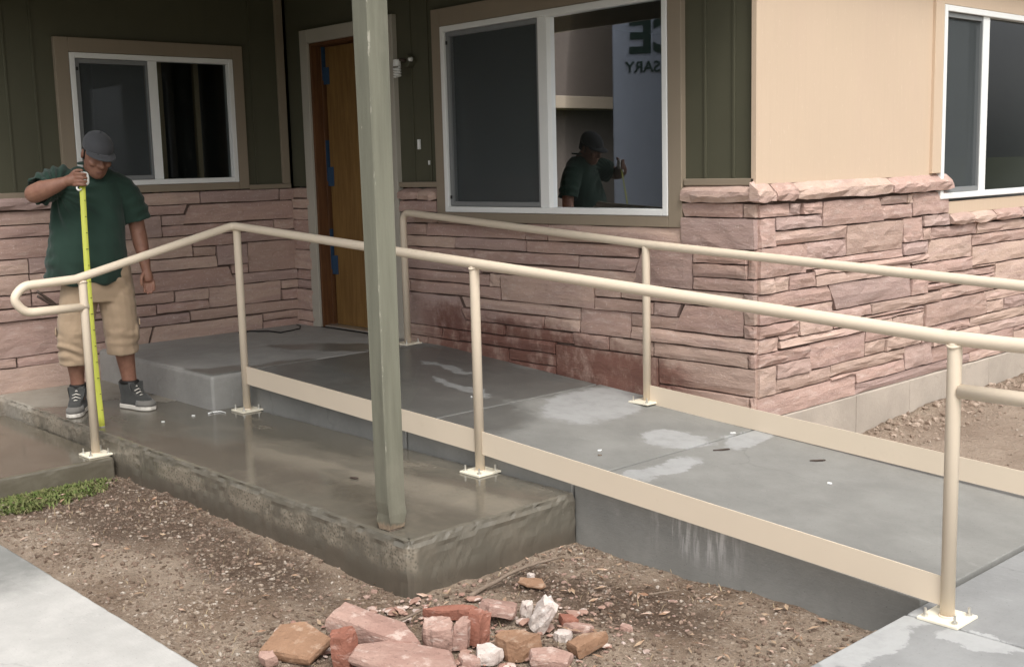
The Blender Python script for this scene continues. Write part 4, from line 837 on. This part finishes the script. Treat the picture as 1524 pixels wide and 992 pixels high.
blades('dry_grass', m_plain('straw', (.34, .26, .16), .8, 50, .3), 500, lambda x, y, r: in_bare(x, y) and r.random() < .3 and y < 0, .03, .002, 12, 1.6)

# ------------------------------------------------------------------ what the windows mirror: truck, neighbour house, trees across the yard
TO, TA = (-2.58, -6.63), math.radians(139)          # rear corner of the truck and the direction its side runs
def TP(x, y, z): return (TO[0]+x*math.cos(TA)-y*math.sin(TA), TO[1]+x*math.sin(TA)+y*math.cos(TA), ZD+z)
truck = empty('box_truck', TP(-2, 1, 0), label='white box truck parked across the yard, dark lettering on its side', cat='truck')
TW = m_plain('truck_blue_white_panel', (.45, .50, .60), .5, 3, .04, .03)
def trbox(name, mat, a, b, c, d, e, f, bevel=.02):
    m = MB().box(a, b, c, d, e, f); m.v = [TP(*p) for p in m.v]
    return m.build(name, mat, truck, bevel=bevel)
trbox('cargo_box', TW, -4.6, 0, 0, 2.2, .95, 4.0); trbox('cab', TW, -6.5, -4.65, .1, 2.1, .5, 2.6)
for a in (-.9, -5.6):
    for c in (.02, 1.93): MB().tube([TP(a, c, .45), TP(a, c+.25, .45)], .45, 20).build('wheel', BLACK, truck)
trbox('chassis', BLACK, -6.3, -.1, .4, 1.8, .5, .94)
def lettering(txt, size, x, z, mat):
    cu = bpy.data.curves.new('lettering', 'FONT'); cu.body = txt; cu.size = size; cu.extrude = .004; cu.offset = .02 if size > .4 else .003
    o = bpy.data.objects.new('lettering', cu); COL.objects.link(o); bpy.context.view_layer.update()
    me = bpy.data.meshes.new_from_object(o.evaluated_get(bpy.context.evaluated_depsgraph_get())); bpy.data.objects.remove(o)
    for v in me.vertices: v.co = TP(x+v.co.x, -.006-v.co.z, z-ZD+v.co.y)
    link('lettering', me, mat, truck)
DKGREEN = m_plain('dark_green_lettering', (.02, .05, .04), .6, 10, .1)
lettering('CE', .62, -.98, 2.92, DKGREEN); lettering('RSARY', .2, -.76, 2.66, DKGREEN)
nb = empty('house', (-9, -11, ZD), label='brown neighbouring house with pale eaves, standing left of the truck', cat='house')
BRN = m_plain('brown_stained_boards', (.07, .055, .045), .8, 12, .25)
def nbox(name, mat, a, b, c, d, e, f): return MB().box(a, b, c, d, e, f).build(name, mat, nb, bevel=.01)
nbox('wall', BRN, -14, -9.5, -16, -6, ZD-.1, 2.6); nbox('added_upper_wall', BRN, -14, -10.2, -16, -6, 2.86, 6.0)  # upper wall added to cover the bright sky mirrored in the window
nbox('eave', TRIM, -14.4, -8.9, -16.4, -5.6, 2.6, 2.85)
MB().add([(-14.4, -16.4, 6.01), (-9.6, -16.4, 6.01), (-9.6, -5.6, 6.01), (-14.4, -5.6, 6.01), (-12, -16.4, 7.4), (-12, -5.6, 7.4)], [(0, 1, 4), (2, 3, 5), (1, 2, 5, 4), (3, 0, 4, 5)]).build('roof', m_plain('brown_shingles', (.1, .075, .06), .9, 40, .3), nb)
nbox('window', GLASS, -9.52, -9.48, -9.5, -8.0, .8, 1.9)
def leaf_mat():
    t = NT('leaf_green'); r = t.noise(3.5, 3); return t.bsdf(t.mix(t.step(r, .35, .65), (.045, .075, .02), (.085, .115, .035)), .6, spec=.3)
LEAF = leaf_mat()
def tree(x, y, h, w, seed, label):
    r = random.Random(seed); root = empty('broadleaf_tree', (x, y, ZD), label=label, cat='tree', group='trees across the yard')
    m = MB(); m.tube([(x, y, ZD-.1), (x+.1, y, h*.25), (x, y+.1, h*.5), (x+.1, y, h*.8)], [.22, .17, .12, .04], 10)
    lim = []
    for k in range(9):
        a = r.uniform(0, 6.28); z = h*r.uniform(.28, .7); e = (x+math.cos(a)*w*r.uniform(.5, .9), y+math.sin(a)*w*r.uniform(.5, .9), z+h*r.uniform(.05, .25)); lim.append(e)
        m.tube([(x+.05, y, z), tuple((Vector((x, y, z))+Vector(e))/2+Vector((0, 0, .15))), e], [.08, .05, .02], 6)
    m.build('trunk', BARK, root, smooth=True)
    c = MB(); cl = lim+[(x+r.uniform(-.6, .6)*w, y+r.uniform(-.6, .6)*w, h*r.uniform(.55, 1.0)) for _ in range(16)]
    for (cx, cy, cz) in cl:
        s = w*r.uniform(.28, .5)
        for _ in range(170):
            d = Vector((r.gauss(0, 1), r.gauss(0, 1), r.gauss(0, .8))).normalized()*s*r.random()**.4
            p = Vector((cx, cy, cz))+d; a = Vector((r.gauss(0, 1), r.gauss(0, 1), r.gauss(0, 1))).normalized()*.09; b = a.orthogonal().normalized()*.05
            c.add([p-a, p+b, p+a, p-b], [(0, 1, 2, 3)])
    c.build('crown', LEAF, root)
tree(16, 2.5, 6.5, 2.3, 1, 'leafy tree across the yard to the right of the ramp, nearest of the row')
tree(18.5, 7.5, 7.5, 2.6, 2, 'leafy tree across the yard, tallest of the row at the right')
tree(17, 13, 6.5, 2.4, 3, 'leafy tree across the yard, farthest of the row at the right')
tree(-8, -19, 7, 2.6, 4, 'unseen leafy tree added behind the brown neighbouring house to block the sky')  # unseen tree added to block bright sky in the window reflection

# ------------------------------------------------------------------ the man with the tape measure
MO = Vector((1.133, -2.161, 0))
MR = Matrix(((.39, -.92, 0), (.92, .39, 0), (0, 0, 1)))          # local x = picture right, y = away from the camera
def loc2w(p): return MO+MR @ Vector(p)
def ering(c, rx, ry, n=28, p=2.25):
    out = []
    for k in range(n):
        a = 2*math.pi*k/n; ca, sa = math.cos(a), math.sin(a)
        out.append(Vector((c[0]+rx*math.copysign(abs(ca)**(2/p), ca), c[1]+ry*math.copysign(abs(sa)**(2/p), sa), c[2])))
    return out
def torso(mb, rows, cup=0., n=28):
    rs = [ering((cx, cy, z), rx, ry, n) for z, cx, cy, rx, ry in rows]
    if cup:
        z, cx, cy, rx, ry = rows[0]
        rs = [ering((cx, cy, z+cup), rx-.022, ry-.022, n), ering((cx, cy, z), rx-.012, ry-.012, n)]+rs
    mb.rings(rs); return mb
def limb(mb, pts, rr, cup=0., n=18, sub=4):
    """smooth tapered limb through the joints"""
    P = [Vector(p) for p in pts]; m = len(P); D, Rr = [], []
    for i in range(m-1):
        p0, p1, p2, p3 = P[max(i-1, 0)], P[i], P[i+1], P[min(i+2, m-1)]
        for k in range(sub):
            t = k/sub; D.append(.5*((2*p1)+(p2-p0)*t+(2*p0-5*p1+4*p2-p3)*t*t+(3*p1-p0-3*p2+p3)*t**3)); Rr.append(rr[i]*(1-t)+rr[i+1]*t)
    D.append(P[-1]); Rr.append(rr[-1])
    if cup:
        d = (D[-1]-D[-2]).normalized(); D += [D[-1]+d*.001, D[-1]-d*cup]; r = Rr[-1]; Rr += [r-.012, r-.02]
        mb2 = MB(); rings = []; ref = None
        for i, p in enumerate(D):
            j = min(i, len(D)-3); dd = (D[min(j+1, len(D)-3)]-D[max(j-1, 0)]).normalized()
            if ref is None: ref = Vector((0, 1, 0)) if abs(dd.y) < .9 else Vector((1, 0, 0))
            a = (ref-dd*ref.dot(dd)).normalized(); b = dd.cross(a); ref = a
            rings.append([p+a*math.cos(2*math.pi*k/n)*Rr[i]+b*math.sin(2*math.pi*k/n)*Rr[i] for k in range(n)])
        mb.rings(rings)
    else: mb.tube(D, Rr, n)
    return mb
def ball(mb, c, r, M_=None):
    bm = bmesh.new(); bmesh.ops.create_uvsphere(bm, u_segments=18, v_segments=12, radius=1)
    vs = [Vector((v.co.x*r[0], v.co.y*r[1], v.co.z*r[2])) for v in bm.verts]
    if M_: vs = [M_ @ v for v in vs]
    mb.add([v+Vector(c) for v in vs], [[v.index for v in f.verts] for f in bm.faces]); bm.free(); return mb
def fuse(mb, name, mat, parent, voxel=.006, smooth=4, wr=None, label=None):
    """join overlapping closed pieces into one continuous skin, placed in world space"""
    me = mb.mesh(name); bm = bmesh.new(); bm.from_mesh(me); bmesh.ops.recalc_face_normals(bm, faces=bm.faces); bm.to_mesh(me); bm.free()
    o = bpy.data.objects.new('tmp', me); COL.objects.link(o)
    r = o.modifiers.new('r', 'REMESH'); r.mode = 'VOXEL'; r.voxel_size = voxel; r.adaptivity = 0
    s = o.modifiers.new('s', 'SMOOTH'); s.factor = .5; s.iterations = smooth
    bpy.context.view_layer.update()
    m2 = bpy.data.meshes.new_from_object(o.evaluated_get(bpy.context.evaluated_depsgraph_get())); bpy.data.objects.remove(o)
    m2.name = name; nv = len(m2.vertices)
    co = np.empty(nv*3); m2.vertices.foreach_get('co', co); co = co.reshape(-1, 3)
    if wr:
        no = np.empty(nv*3); m2.vertices.foreach_get('normal', no) if hasattr(m2.vertices[0], 'normal') else None; no = no.reshape(-1, 3)
        d = np.array([wr(Vector(c)) for c in co]); co = co+no*d[:, None]
    Rm = np.array(MR); co = co @ Rm.T+np.array(MO); m2.vertices.foreach_set('co', co.ravel()); m2.update()
    for p in m2.polygons: p.use_smooth = True
    return link(name, m2, mat, parent, label=label)
man = empty('person', tuple(MO), label='man in dark green t-shirt, khaki shorts and grey cap looking down at a tape measure', cat='person')
# head frame: bowed forward and turned a little to the picture's right
HC = Vector((.050, -.095, 1.602))
HM = Matrix.Rotation(math.radians(20), 3, 'Z') @ Matrix.Rotation(math.radians(5), 3, 'Y') @ Matrix.Rotation(math.radians(27), 3, 'X') @ Matrix.Scale(1.03, 3)
def hp(x, y, z): return HC+HM @ Vector((x, y, z))
body = MB()
rows = [(-.122, .020, .022, -.062), (-.112, .040, .042, -.052), (-.09, .056, .066, -.036), (-.06, .066, .082, -.02), (-.02, .072, .094, -.004), (.02, .075, .098, 0), (.06, .074, .096, .005), (.09, .06, .08, .008), (.112, .036, .05, .01), (.12, .010, .012, .01)]
body.rings([[HC+HM @ v for v in ering((0, cy, z), rx, ry, 26, 2.1)] for z, rx, ry, cy in rows])
limb(body, [hp(0, -.090, .022), hp(0, -.106, -.008), hp(0, -.113, -.026), hp(0, -.096, -.036)], [.008, .012, .0165, .012], n=10)       # nose
for s in (-1, 1):
    ball(body, hp(s*.013, -.099, -.030), (.009, .010, .008)); ball(body, hp(s*.043, -.076, -.022), (.024, .018, .022))                          # nostril wing, cheek
    ball(body, hp(s*.078, .012, -.005), (.010, .020, .032), HM @ Matrix.Rotation(s*.25, 3, 'Z'))                                              # ear
    ball(body, hp(s*.030, -.092, .036), (.022, .008, .007), HM)                                                                            # brow ridge
ball(body, hp(0, -.094, -.062), (.026, .011, .0075), HM); ball(body, hp(0, -.092, -.074), (.022, .011, .008), HM)                            # lips
ball(body, hp(0, -.082, -.100), (.024, .018, .016), HM)                                                                                     # chin
limb(body, [(.02, .03, 1.42), (.03, .0, 1.49), hp(0, .012, -.06)], [.075, .066, .062], n=18)                                               # neck
torso(body, [(.84, -.03, .0, .17, .10), (.95, -.04, -.01, .19, .12), (1.15, -.03, -.01, .18, .11), (1.32, -.02, .01, .175, .095), (1.42, 0, .02, .14, .07), (1.48, .01, .02, .07, .06)])
# raised arm (picture left), forearm across to the chin
limb(body, [(-.15, .01, 1.44), (-.245, -.09, 1.41), (-.318, -.20, 1.378), (-.268, -.255, 1.398), (-.20, -.288, 1.42), (-.135, -.31, 1.445)], [.056, .058, .056, .058, .045, .030], n=16)
# lowered arm (picture right)
limb(body, [(.175, .02, 1.40), (.235, .03, 1.29), (.262, .04, 1.13), (.272, .01, 1.05), (.284, -.015, .97), (.292, -.035, .885)], [.054, .054, .049, .048, .039, .029], n=16)
# legs
limb(body, [(-.10, .0, .90), (-.14, -.02, .70), (-.168, -.03, .49), (-.168, .005, .36), (-.165, .015, .22), (-.165, .02, .06)], [.075, .078, .060, .060, .044, .034], n=16)
limb(body, [(.10, .0, .90), (.125, -.02, .70), (.12, -.03, .50), (.128, .005, .37), (.142, .015, .22), (.155, .015, .06)], [.075, .078, .060, .062, .047, .038], n=16)
# hand holding the tape case: palm, four fingers wrapped over the front, thumb on top
def tip(mb, pts, r): limb(mb, pts, r, n=8, sub=3)
limb(body, [(-.145, -.308, 1.443), (-.112, -.315, 1.452), (-.082, -.318, 1.456)], [.027, .034, .031], n=12)
ball(body, (-.092, -.316, 1.455), (.030, .020, .040))
for i, (z, ln) in enumerate(((1.490, 1.0), (1.468, 1.08), (1.446, 1.02), (1.426, .85))):
    tip(body, [(-.088, -.328, z-.004), (-.068, -.352, z), (-.040*1, -.360, z-.002), (-.046+.030*ln, -.350, z-.006)], [.0105, .0102, .0092, .0075])
tip(body, [(-.105, -.302, 1.478), (-.080, -.296, 1.503), (-.052, -.302, 1.509), (-.034, -.310, 1.503)], [.014, .0125, .0108, .0085])
# relaxed hand
limb(body, [(.292, -.035, .895), (.296, -.040, .865), (.300, -.044, .832), (.302, -.046, .806)], [.027, .030, .034, .030], n=12)
for i, (x, ln) in enumerate(((.272, .9), (.292, 1.02), (.312, 1.), (.330, .8))):
    y = -.046-.004*(i-1.5)
    tip(body, [(x, y, .812), (x+.003, y-.012, .812-.036*ln), (x+.002, y-.030, .812-.062*ln), (x, y-.040, .812-.080*ln)], [.0105, .0098, .0088, .007])
tip(body, [(.278, -.056, .862), (.262, -.076, .836), (.258, -.086, .806), (.262, -.090, .784)], [.014, .012, .0105, .008])
fuse(body, 'body', SKIN, man, .0045, 4)
# face details
for s in (-1, 1):
    e = MB(); ball(e, loc2w(hp(s*.030, -.0885, .018)), (.0105, .0105, .0085)); e.build('eye', HAIR, man, smooth=True)
    e = MB(); limb(e, [loc2w(hp(s*.014, -.099, .040)), loc2w(hp(s*.031, -.101, .044)), loc2w(hp(s*.047, -.090, .038))], [.003, .0045, .002], n=6); e.build('eyebrow', HAIR, man, smooth=True)
LIP = m_plain('lips', (.17, .075, .055), .5, 60, .1)
e = MB(); limb(e, [loc2w(hp(-.024, -.096, -.0715)), loc2w(hp(0, -.106, -.067)), loc2w(hp(.024, -.096, -.0715))], [.002, .004, .002], n=6); e.build('mouth', LIP, man, smooth=True)
h_ = MB(); hr = []
for z, k in ((-.03, 1.02), (.0, 1.06), (.03, 1.08), (.06, 1.08)):
    hr.append([loc2w(hp(.0755*k*math.sin(a), .004+.098*k*math.cos(a), z)) for a in np.linspace(-1.75, 1.75, 20)]+[loc2w(hp(.066*math.sin(a), .004+.088*math.cos(a), z)) for a in np.linspace(1.75, -1.75, 20)])
h_.rings(hr).build('hair', HAIR, man, smooth=True)
# baseball cap
cp = MB(); cr = []
for z, rx, ry, cy in ((.034, .0835, .107, .003), (.05, .085, .108, .003), (.08, .082, .103, .006), (.108, .066, .083, .010), (.126, .042, .053, .012), (.136, .016, .02, .012), (.138, .003, .004, .012)):
    cr.append([HC+HM @ v for v in ering((0, cy, z), rx, ry, 32, 2.05)])
cp.rings(cr); cp.v = [tuple(loc2w(p)) for p in cp.v]
capo = cp.build('cap', CAPC, man, smooth=True)
br = MB(); rows_t = []
def brim(a, t):
    x0, y0 = .0835*math.sin(a), .003-.107*math.cos(a); ext = .068*math.cos(a*.95)**.8
    return (x0*(1+.10*t), y0-ext*t, (.046-.010*t-.060*(x0*(1+.1*t))**2/.0835*1.6))
na, nt = 21, 6
top_, bot_ = [], []
for i in range(na):
    a = -1.25+2.5*i/(na-1)
    for j in range(nt+1):
        x, y, z = brim(a, j/nt); top_.append(loc2w(hp(x, y, z+.002))); bot_.append(loc2w(hp(x, y, z-.0015)))
k = len(top_); br.v = [tuple(p) for p in top_+bot_]
for i in range(na-1):
    for j in range(nt):
        q = i*(nt+1)+j; br.f += [(q, q+1, q+nt+2, q+nt+1), (k+q, k+q+nt+1, k+q+nt+2, k+q+1)]
rim = [j for j in range(nt+1)]+[i*(nt+1)+nt for i in range(1, na)]+[(na-1)*(nt+1)+j for j in range(nt-1, -1, -1)]+[i*(nt+1) for i in range(na-2, 0, -1)]
for i in range(len(rim)): a_, b_ = rim[i], rim[(i+1) % len(rim)]; br.f.append((a_, k+a_, k+b_, b_))
br.build('brim', CAPC, capo, smooth=True)
e = MB(); ball(e, loc2w(hp(0, .012, .139)), (.008, .008, .005)); e.build('button', CAPC, capo, smooth=True)
# t-shirt
sh = MB()
torso(sh, [(.82, -.058, -.005, .252, .158), (.87, -.058, -.015, .253, .164), (.96, -.054, -.032, .244, .170), (1.06, -.044, -.036, .230, .166), (1.16, -.036, -.026, .219, .150), (1.26, -.026, -.012, .212, .136), (1.36, -.018, .004, .210, .124), (1.43, -.008, .014, .205, .116), (1.475, .004, .02, .178, .100), (1.508, .012, .018, .122, .088), (1.53, .016, .010, .082, .078)], cup=.05)
limb(sh, [(-.12, .01, 1.455), (-.19, -.03, 1.44), (-.245, -.09, 1.415), (-.295, -.15, 1.39)], [.092, .098, .092, .088], cup=.05)
limb(sh, [(.12, .02, 1.42), (.195, .025, 1.37), (.238, .03, 1.28), (.266, .032, 1.185)], [.088, .088, .084, .088], cup=.05)
def wr_shirt(c):
    w = .006*mnoise.noise(Vector((c.x*9, c.y*9, c.z*3.2)))+.0035*mnoise.noise(Vector((c.x*22+c.z*8, c.y*20, c.z*9)))
    fold = max(0, 1-abs(c.z-1.27)/.22)*.006*math.sin((c.x*1.0+c.z*.7)*46)*max(0, mnoise.noise(Vector((c.x*5, c.y*5, c.z*5)))+.4)
    dx, dz = c.x+.20, c.z-1.40; rr = math.hypot(dx, dz); pull = .0085*math.sin(math.atan2(dz, dx)*17+mnoise.noise(c*4)*3)*math.exp(-((rr-.16)/.13)**2)
    belly = .006*math.sin(c.z*52+c.x*15+5*mnoise.noise(Vector((c.x*3, c.y*3, c.z*2))))*max(0, min(1, (1.12-c.z)/.2))*max(0, mnoise.noise(Vector((c.x*4, 7, c.z*4)))+.25)
    slv = .007*math.sin((c.z*1.2-c.x*.5)*75)*max(0, min(1, (abs(c.x+.02)-.2)/.04))*max(0, mnoise.noise(c*9)+.35)
    w += pull+belly+slv
    hem = max(0, (.98-c.z)/.18)*.014*math.sin(c.x*26+1.3*math.sin(c.x*9))*(1 if c.z < .98 else 0)
    return w+fold+hem
fuse(sh, 't_shirt', SHIRT, man, .0065, 5, wr_shirt)
c_ = MB(); c_.tube([loc2w((.016+.079*math.cos(a), .010+.075*math.sin(a)-.004, 1.553+.006*math.sin(a))) for a in np.linspace(0, 2*math.pi, 30)], .007, 8, cap=False); c_.build('collar', SHIRT, man, smooth=True)
# cargo shorts
st = MB()
torso(st, [(.70, .0, 0, .20, .13), (.80, -.005, -.005, .21, .14), (.90, -.02, -.01, .225, .15), (.97, -.03, -.01, .215, .14)])
limb(st, [(-.10, .0, .82), (-.128, -.01, .66), (-.158, -.018, .50), (-.166, -.008, .40), (-.166, .0, .318)], [.112, .112, .103, .097, .095], cup=.05)
limb(st, [(.10, .0, .82), (.112, -.01, .66), (.116, -.015, .52), (.116, -.006, .43), (.118, .0, .362)], [.112, .112, .105, .099, .097], cup=.05)
for s, x in ((-1, -.240), (1, .204)):     # cargo pockets
    ball(st, (x, -.005, .50 if s > 0 else .47), (.028, .075, .085))
def wr_shorts(c):
    return .006*math.sin(c.z*60+c.x*30+6*mnoise.noise(c*5))*max(0, mnoise.noise(Vector((c.x*5, c.y*5, c.z*6)))+.15)*(1.6 if c.z < .6 else .8)+.007*mnoise.noise(Vector((c.x*10, c.y*10, c.z*7)))+.005*mnoise.noise(Vector((c.x*16, c.y*16, c.z*26)))*(1.5 if c.z < .52 else .6)
fuse(st, 'shorts', KHAKI, man, .0065, 4, wr_shorts)
for x0, z0 in ((-.262, .545), (.226, .575)):      # pocket flaps, waistband under the shirt, hem stitching
    s_ = -1 if x0 < 0 else 1; f_ = MB()
    f_.rings([[loc2w((x0+s_*.004*k, y_, z_)) for y_, z_ in ((-.07, z0), (.06, z0), (.06, z0-.035), (-.005, z0-.05), (-.07, z0-.035))] for k in (0, 2)]).build('pocket_flap', KHAKI, man, bevel=.002)
# shoes
def shoe(x, y, yaw):
    R_ = Matrix.Rotation(math.radians(yaw), 3, 'Z')
    def W(p): return loc2w(Vector((x, y, 0))+R_ @ Vector(p))
    prof = [(.085, .028), (.075, .036), (.04, .040), (-.02, .038), (-.08, .046), (-.13, .047), (-.165, .038), (-.185, .018)]     # heel to toe (toe towards -y)
    def outl(k, z, k2=1.):
        l = [(-w*k, yy*k2, z) for yy, w in prof]; r = [(w*k, yy*k2, z) for yy, w in prof[::-1]]; return l+r
    up = MB(); zz = lambda z: [W((px_, py_, z+(.0 if py_ > -.02 else 0))) for px_, py_, _ in outl(1, 0)]
    rings = []
    for z, kx, cut in ((.022, 1.0, 9), (.045, .97, 9), (.065, .88, 9), (.082, .78, -.13), (.10, .86, -.075), (.125, 1.0, -.055), (.155, 1.12, -.05), (.172, 1.12, -.048)):
        ring = []
        for px_, py_, _ in outl(1, 0):
            yy = py_
            if cut != 9: yy = max(yy, cut) if yy < cut else yy
            zt = z if cut != 9 or py_ > -.12 else min(z, .022+(z-.022)*.72)
            ring.append(W((px_*kx, yy*(.98 if z > .03 else 1), zt)))
        rings.append(ring)
    up.rings(rings); o = up.build('shoe', SHOE, man, smooth=True)
    sl_ = MB(); sl_.rings([[W(p) for p in outl(1.04, .003, 1.02)], [W(p) for p in outl(1.10, .008, 1.04)], [W(p) for p in outl(1.10, .026, 1.04)], [W(p) for p in outl(1.02, .031, 1.01)]]).build('sole', SOLE, o)
    tc = MB(); tc.rings([[W((px_*1.05, py_*1.02, z)) for px_, py_ in ((-.049, -.085), (-.05, -.125), (-.040, -.165), (-.018, -.188), (.018, -.188), (.040, -.165), (.05, -.125), (.049, -.085))] for z in (.028, .045)]+[[W((px_*.85, py_*.93-.006, .064)) for px_, py_ in ((-.049, -.085), (-.05, -.125), (-.040, -.165), (-.018, -.188), (.018, -.188), (.040, -.165), (.05, -.125), (.049, -.085))]]).build('toe_panel', SHOEL, o, smooth=True)
    for i in range(5):
        y_ = -.085+i*.014; z_ = .090+i*.017
        MB().tube([W((-.026, y_+.004, z_-.004)), W((0, y_-.008, z_+.008)), W((.026, y_+.004, z_-.004))], .0035, 6).build('lace', SOLE, o, smooth=True)
    MB().tube([W((.044*math.cos(a), .020+.062*math.sin(a), .172)) for a in np.linspace(0, 6.283, 20)], .011, 8, cap=False).build('padded_collar', HAIR, o, smooth=True)
shoe(.155, -.005, 38); shoe(-.165, .005, -12)

# tape measure held in the hand (case and long yellow blade reaching to the concrete)
tape = empty('tape_measure', tuple(loc2w((-.038, -.332, 1.45))), label='bright tape measure case with its long yellow blade pulled down to the wet concrete', cat='tape measure')
cs = MB(); rr_ = []
for d, k in ((-.016, .86), (-.012, 1), (.012, 1), (.016, .86)):
    rr_.append([loc2w((-.034+.032*k*math.copysign(abs(math.cos(a))**.6, math.cos(a)), -.330+d, 1.458+.041*k*math.copysign(abs(math.sin(a))**.6, math.sin(a)))) for a in np.linspace(0, 2*math.pi, 24, endpoint=False)])
cs.rings(rr_).build('case', CHROME, tape, smooth=False, bevel=.001)
hk = MB(); a0 = Vector((-.044, -.340, 1.425)); a1 = Vector(tuple(MR.transposed() @ (Vector(at(152, 635, 2, 0.))-MO))); a1.z = .004
vsl = []; nn = 26
for i in range(nn+1):
    t = i/nn; p = a0.lerp(a1, t)+Vector((-.012*math.sin(math.pi*t), -.02*math.sin(math.pi*t), 0))
    for q, dz in ((-.0165, .0), (0, .0035), (.0165, 0.)): vsl.append((p.x+q, p.y+dz, p.z))
b_ = MB(); b_.add([loc2w(v) for v in vsl], [(i*3+j, i*3+j+1, i*3+j+4, i*3+j+3) for i in range(nn) for j in (0, 1)])
bo = b_.build('blade', YELLOW, tape, smooth=True); sm_ = bo.modifiers.new('thick', 'SOLIDIFY'); sm_.thickness = .0006
for i in range(1, 15):
    t = i/15; p = a0.lerp(a1, t)+Vector((-.012*math.sin(math.pi*t), -.02*math.sin(math.pi*t)-.0015, 0)); w_ = .006 if i % 4 else .011
    MB().add([loc2w((p.x+.012-w_, p.y-.0012, p.z)), loc2w((p.x+.015, p.y-.0008, p.z)), loc2w((p.x+.015, p.y-.0008, p.z+.004)), loc2w((p.x+.012-w_, p.y-.0012, p.z+.004))], [(0, 1, 2, 3)]).build('graduation_mark', BLACK, tape)
e = MB(); e.v = []; q0 = loc2w((a1.x, a1.y, .004)); e.box(q0.x-.012, q0.x+.012, q0.y-.012, q0.y+.012, .001, .0045); e.build('end_hook', STEEL, tape)
wa = MB(); limb(wa, [loc2w((-.068, -.335, 1.425)), loc2w((-.075, -.345, 1.405)), loc2w((-.064, -.35, 1.392)), loc2w((-.05, -.345, 1.40))], [.005, .006, .006, .005], n=8); wa.build('belt_clip', CHROME, tape, smooth=True)
# pliers stuck in the pocket at his hip
pl = empty('pliers', tuple(loc2w((-.285, -.03, .70))), label='dark pliers sticking out of the man\'s pocket at his hip', cat='pliers')
for dz in (0, .03): 
    h_ = MB(); limb(h_, [loc2w((-.225, -.02, .655+dz*.2)), loc2w((-.28, -.035, .70+dz*.6)), loc2w((-.355, -.05, .755+dz))], [.010, .0095, .008], n=8); h_.build('grip', DKIRON, pl, smooth=True)
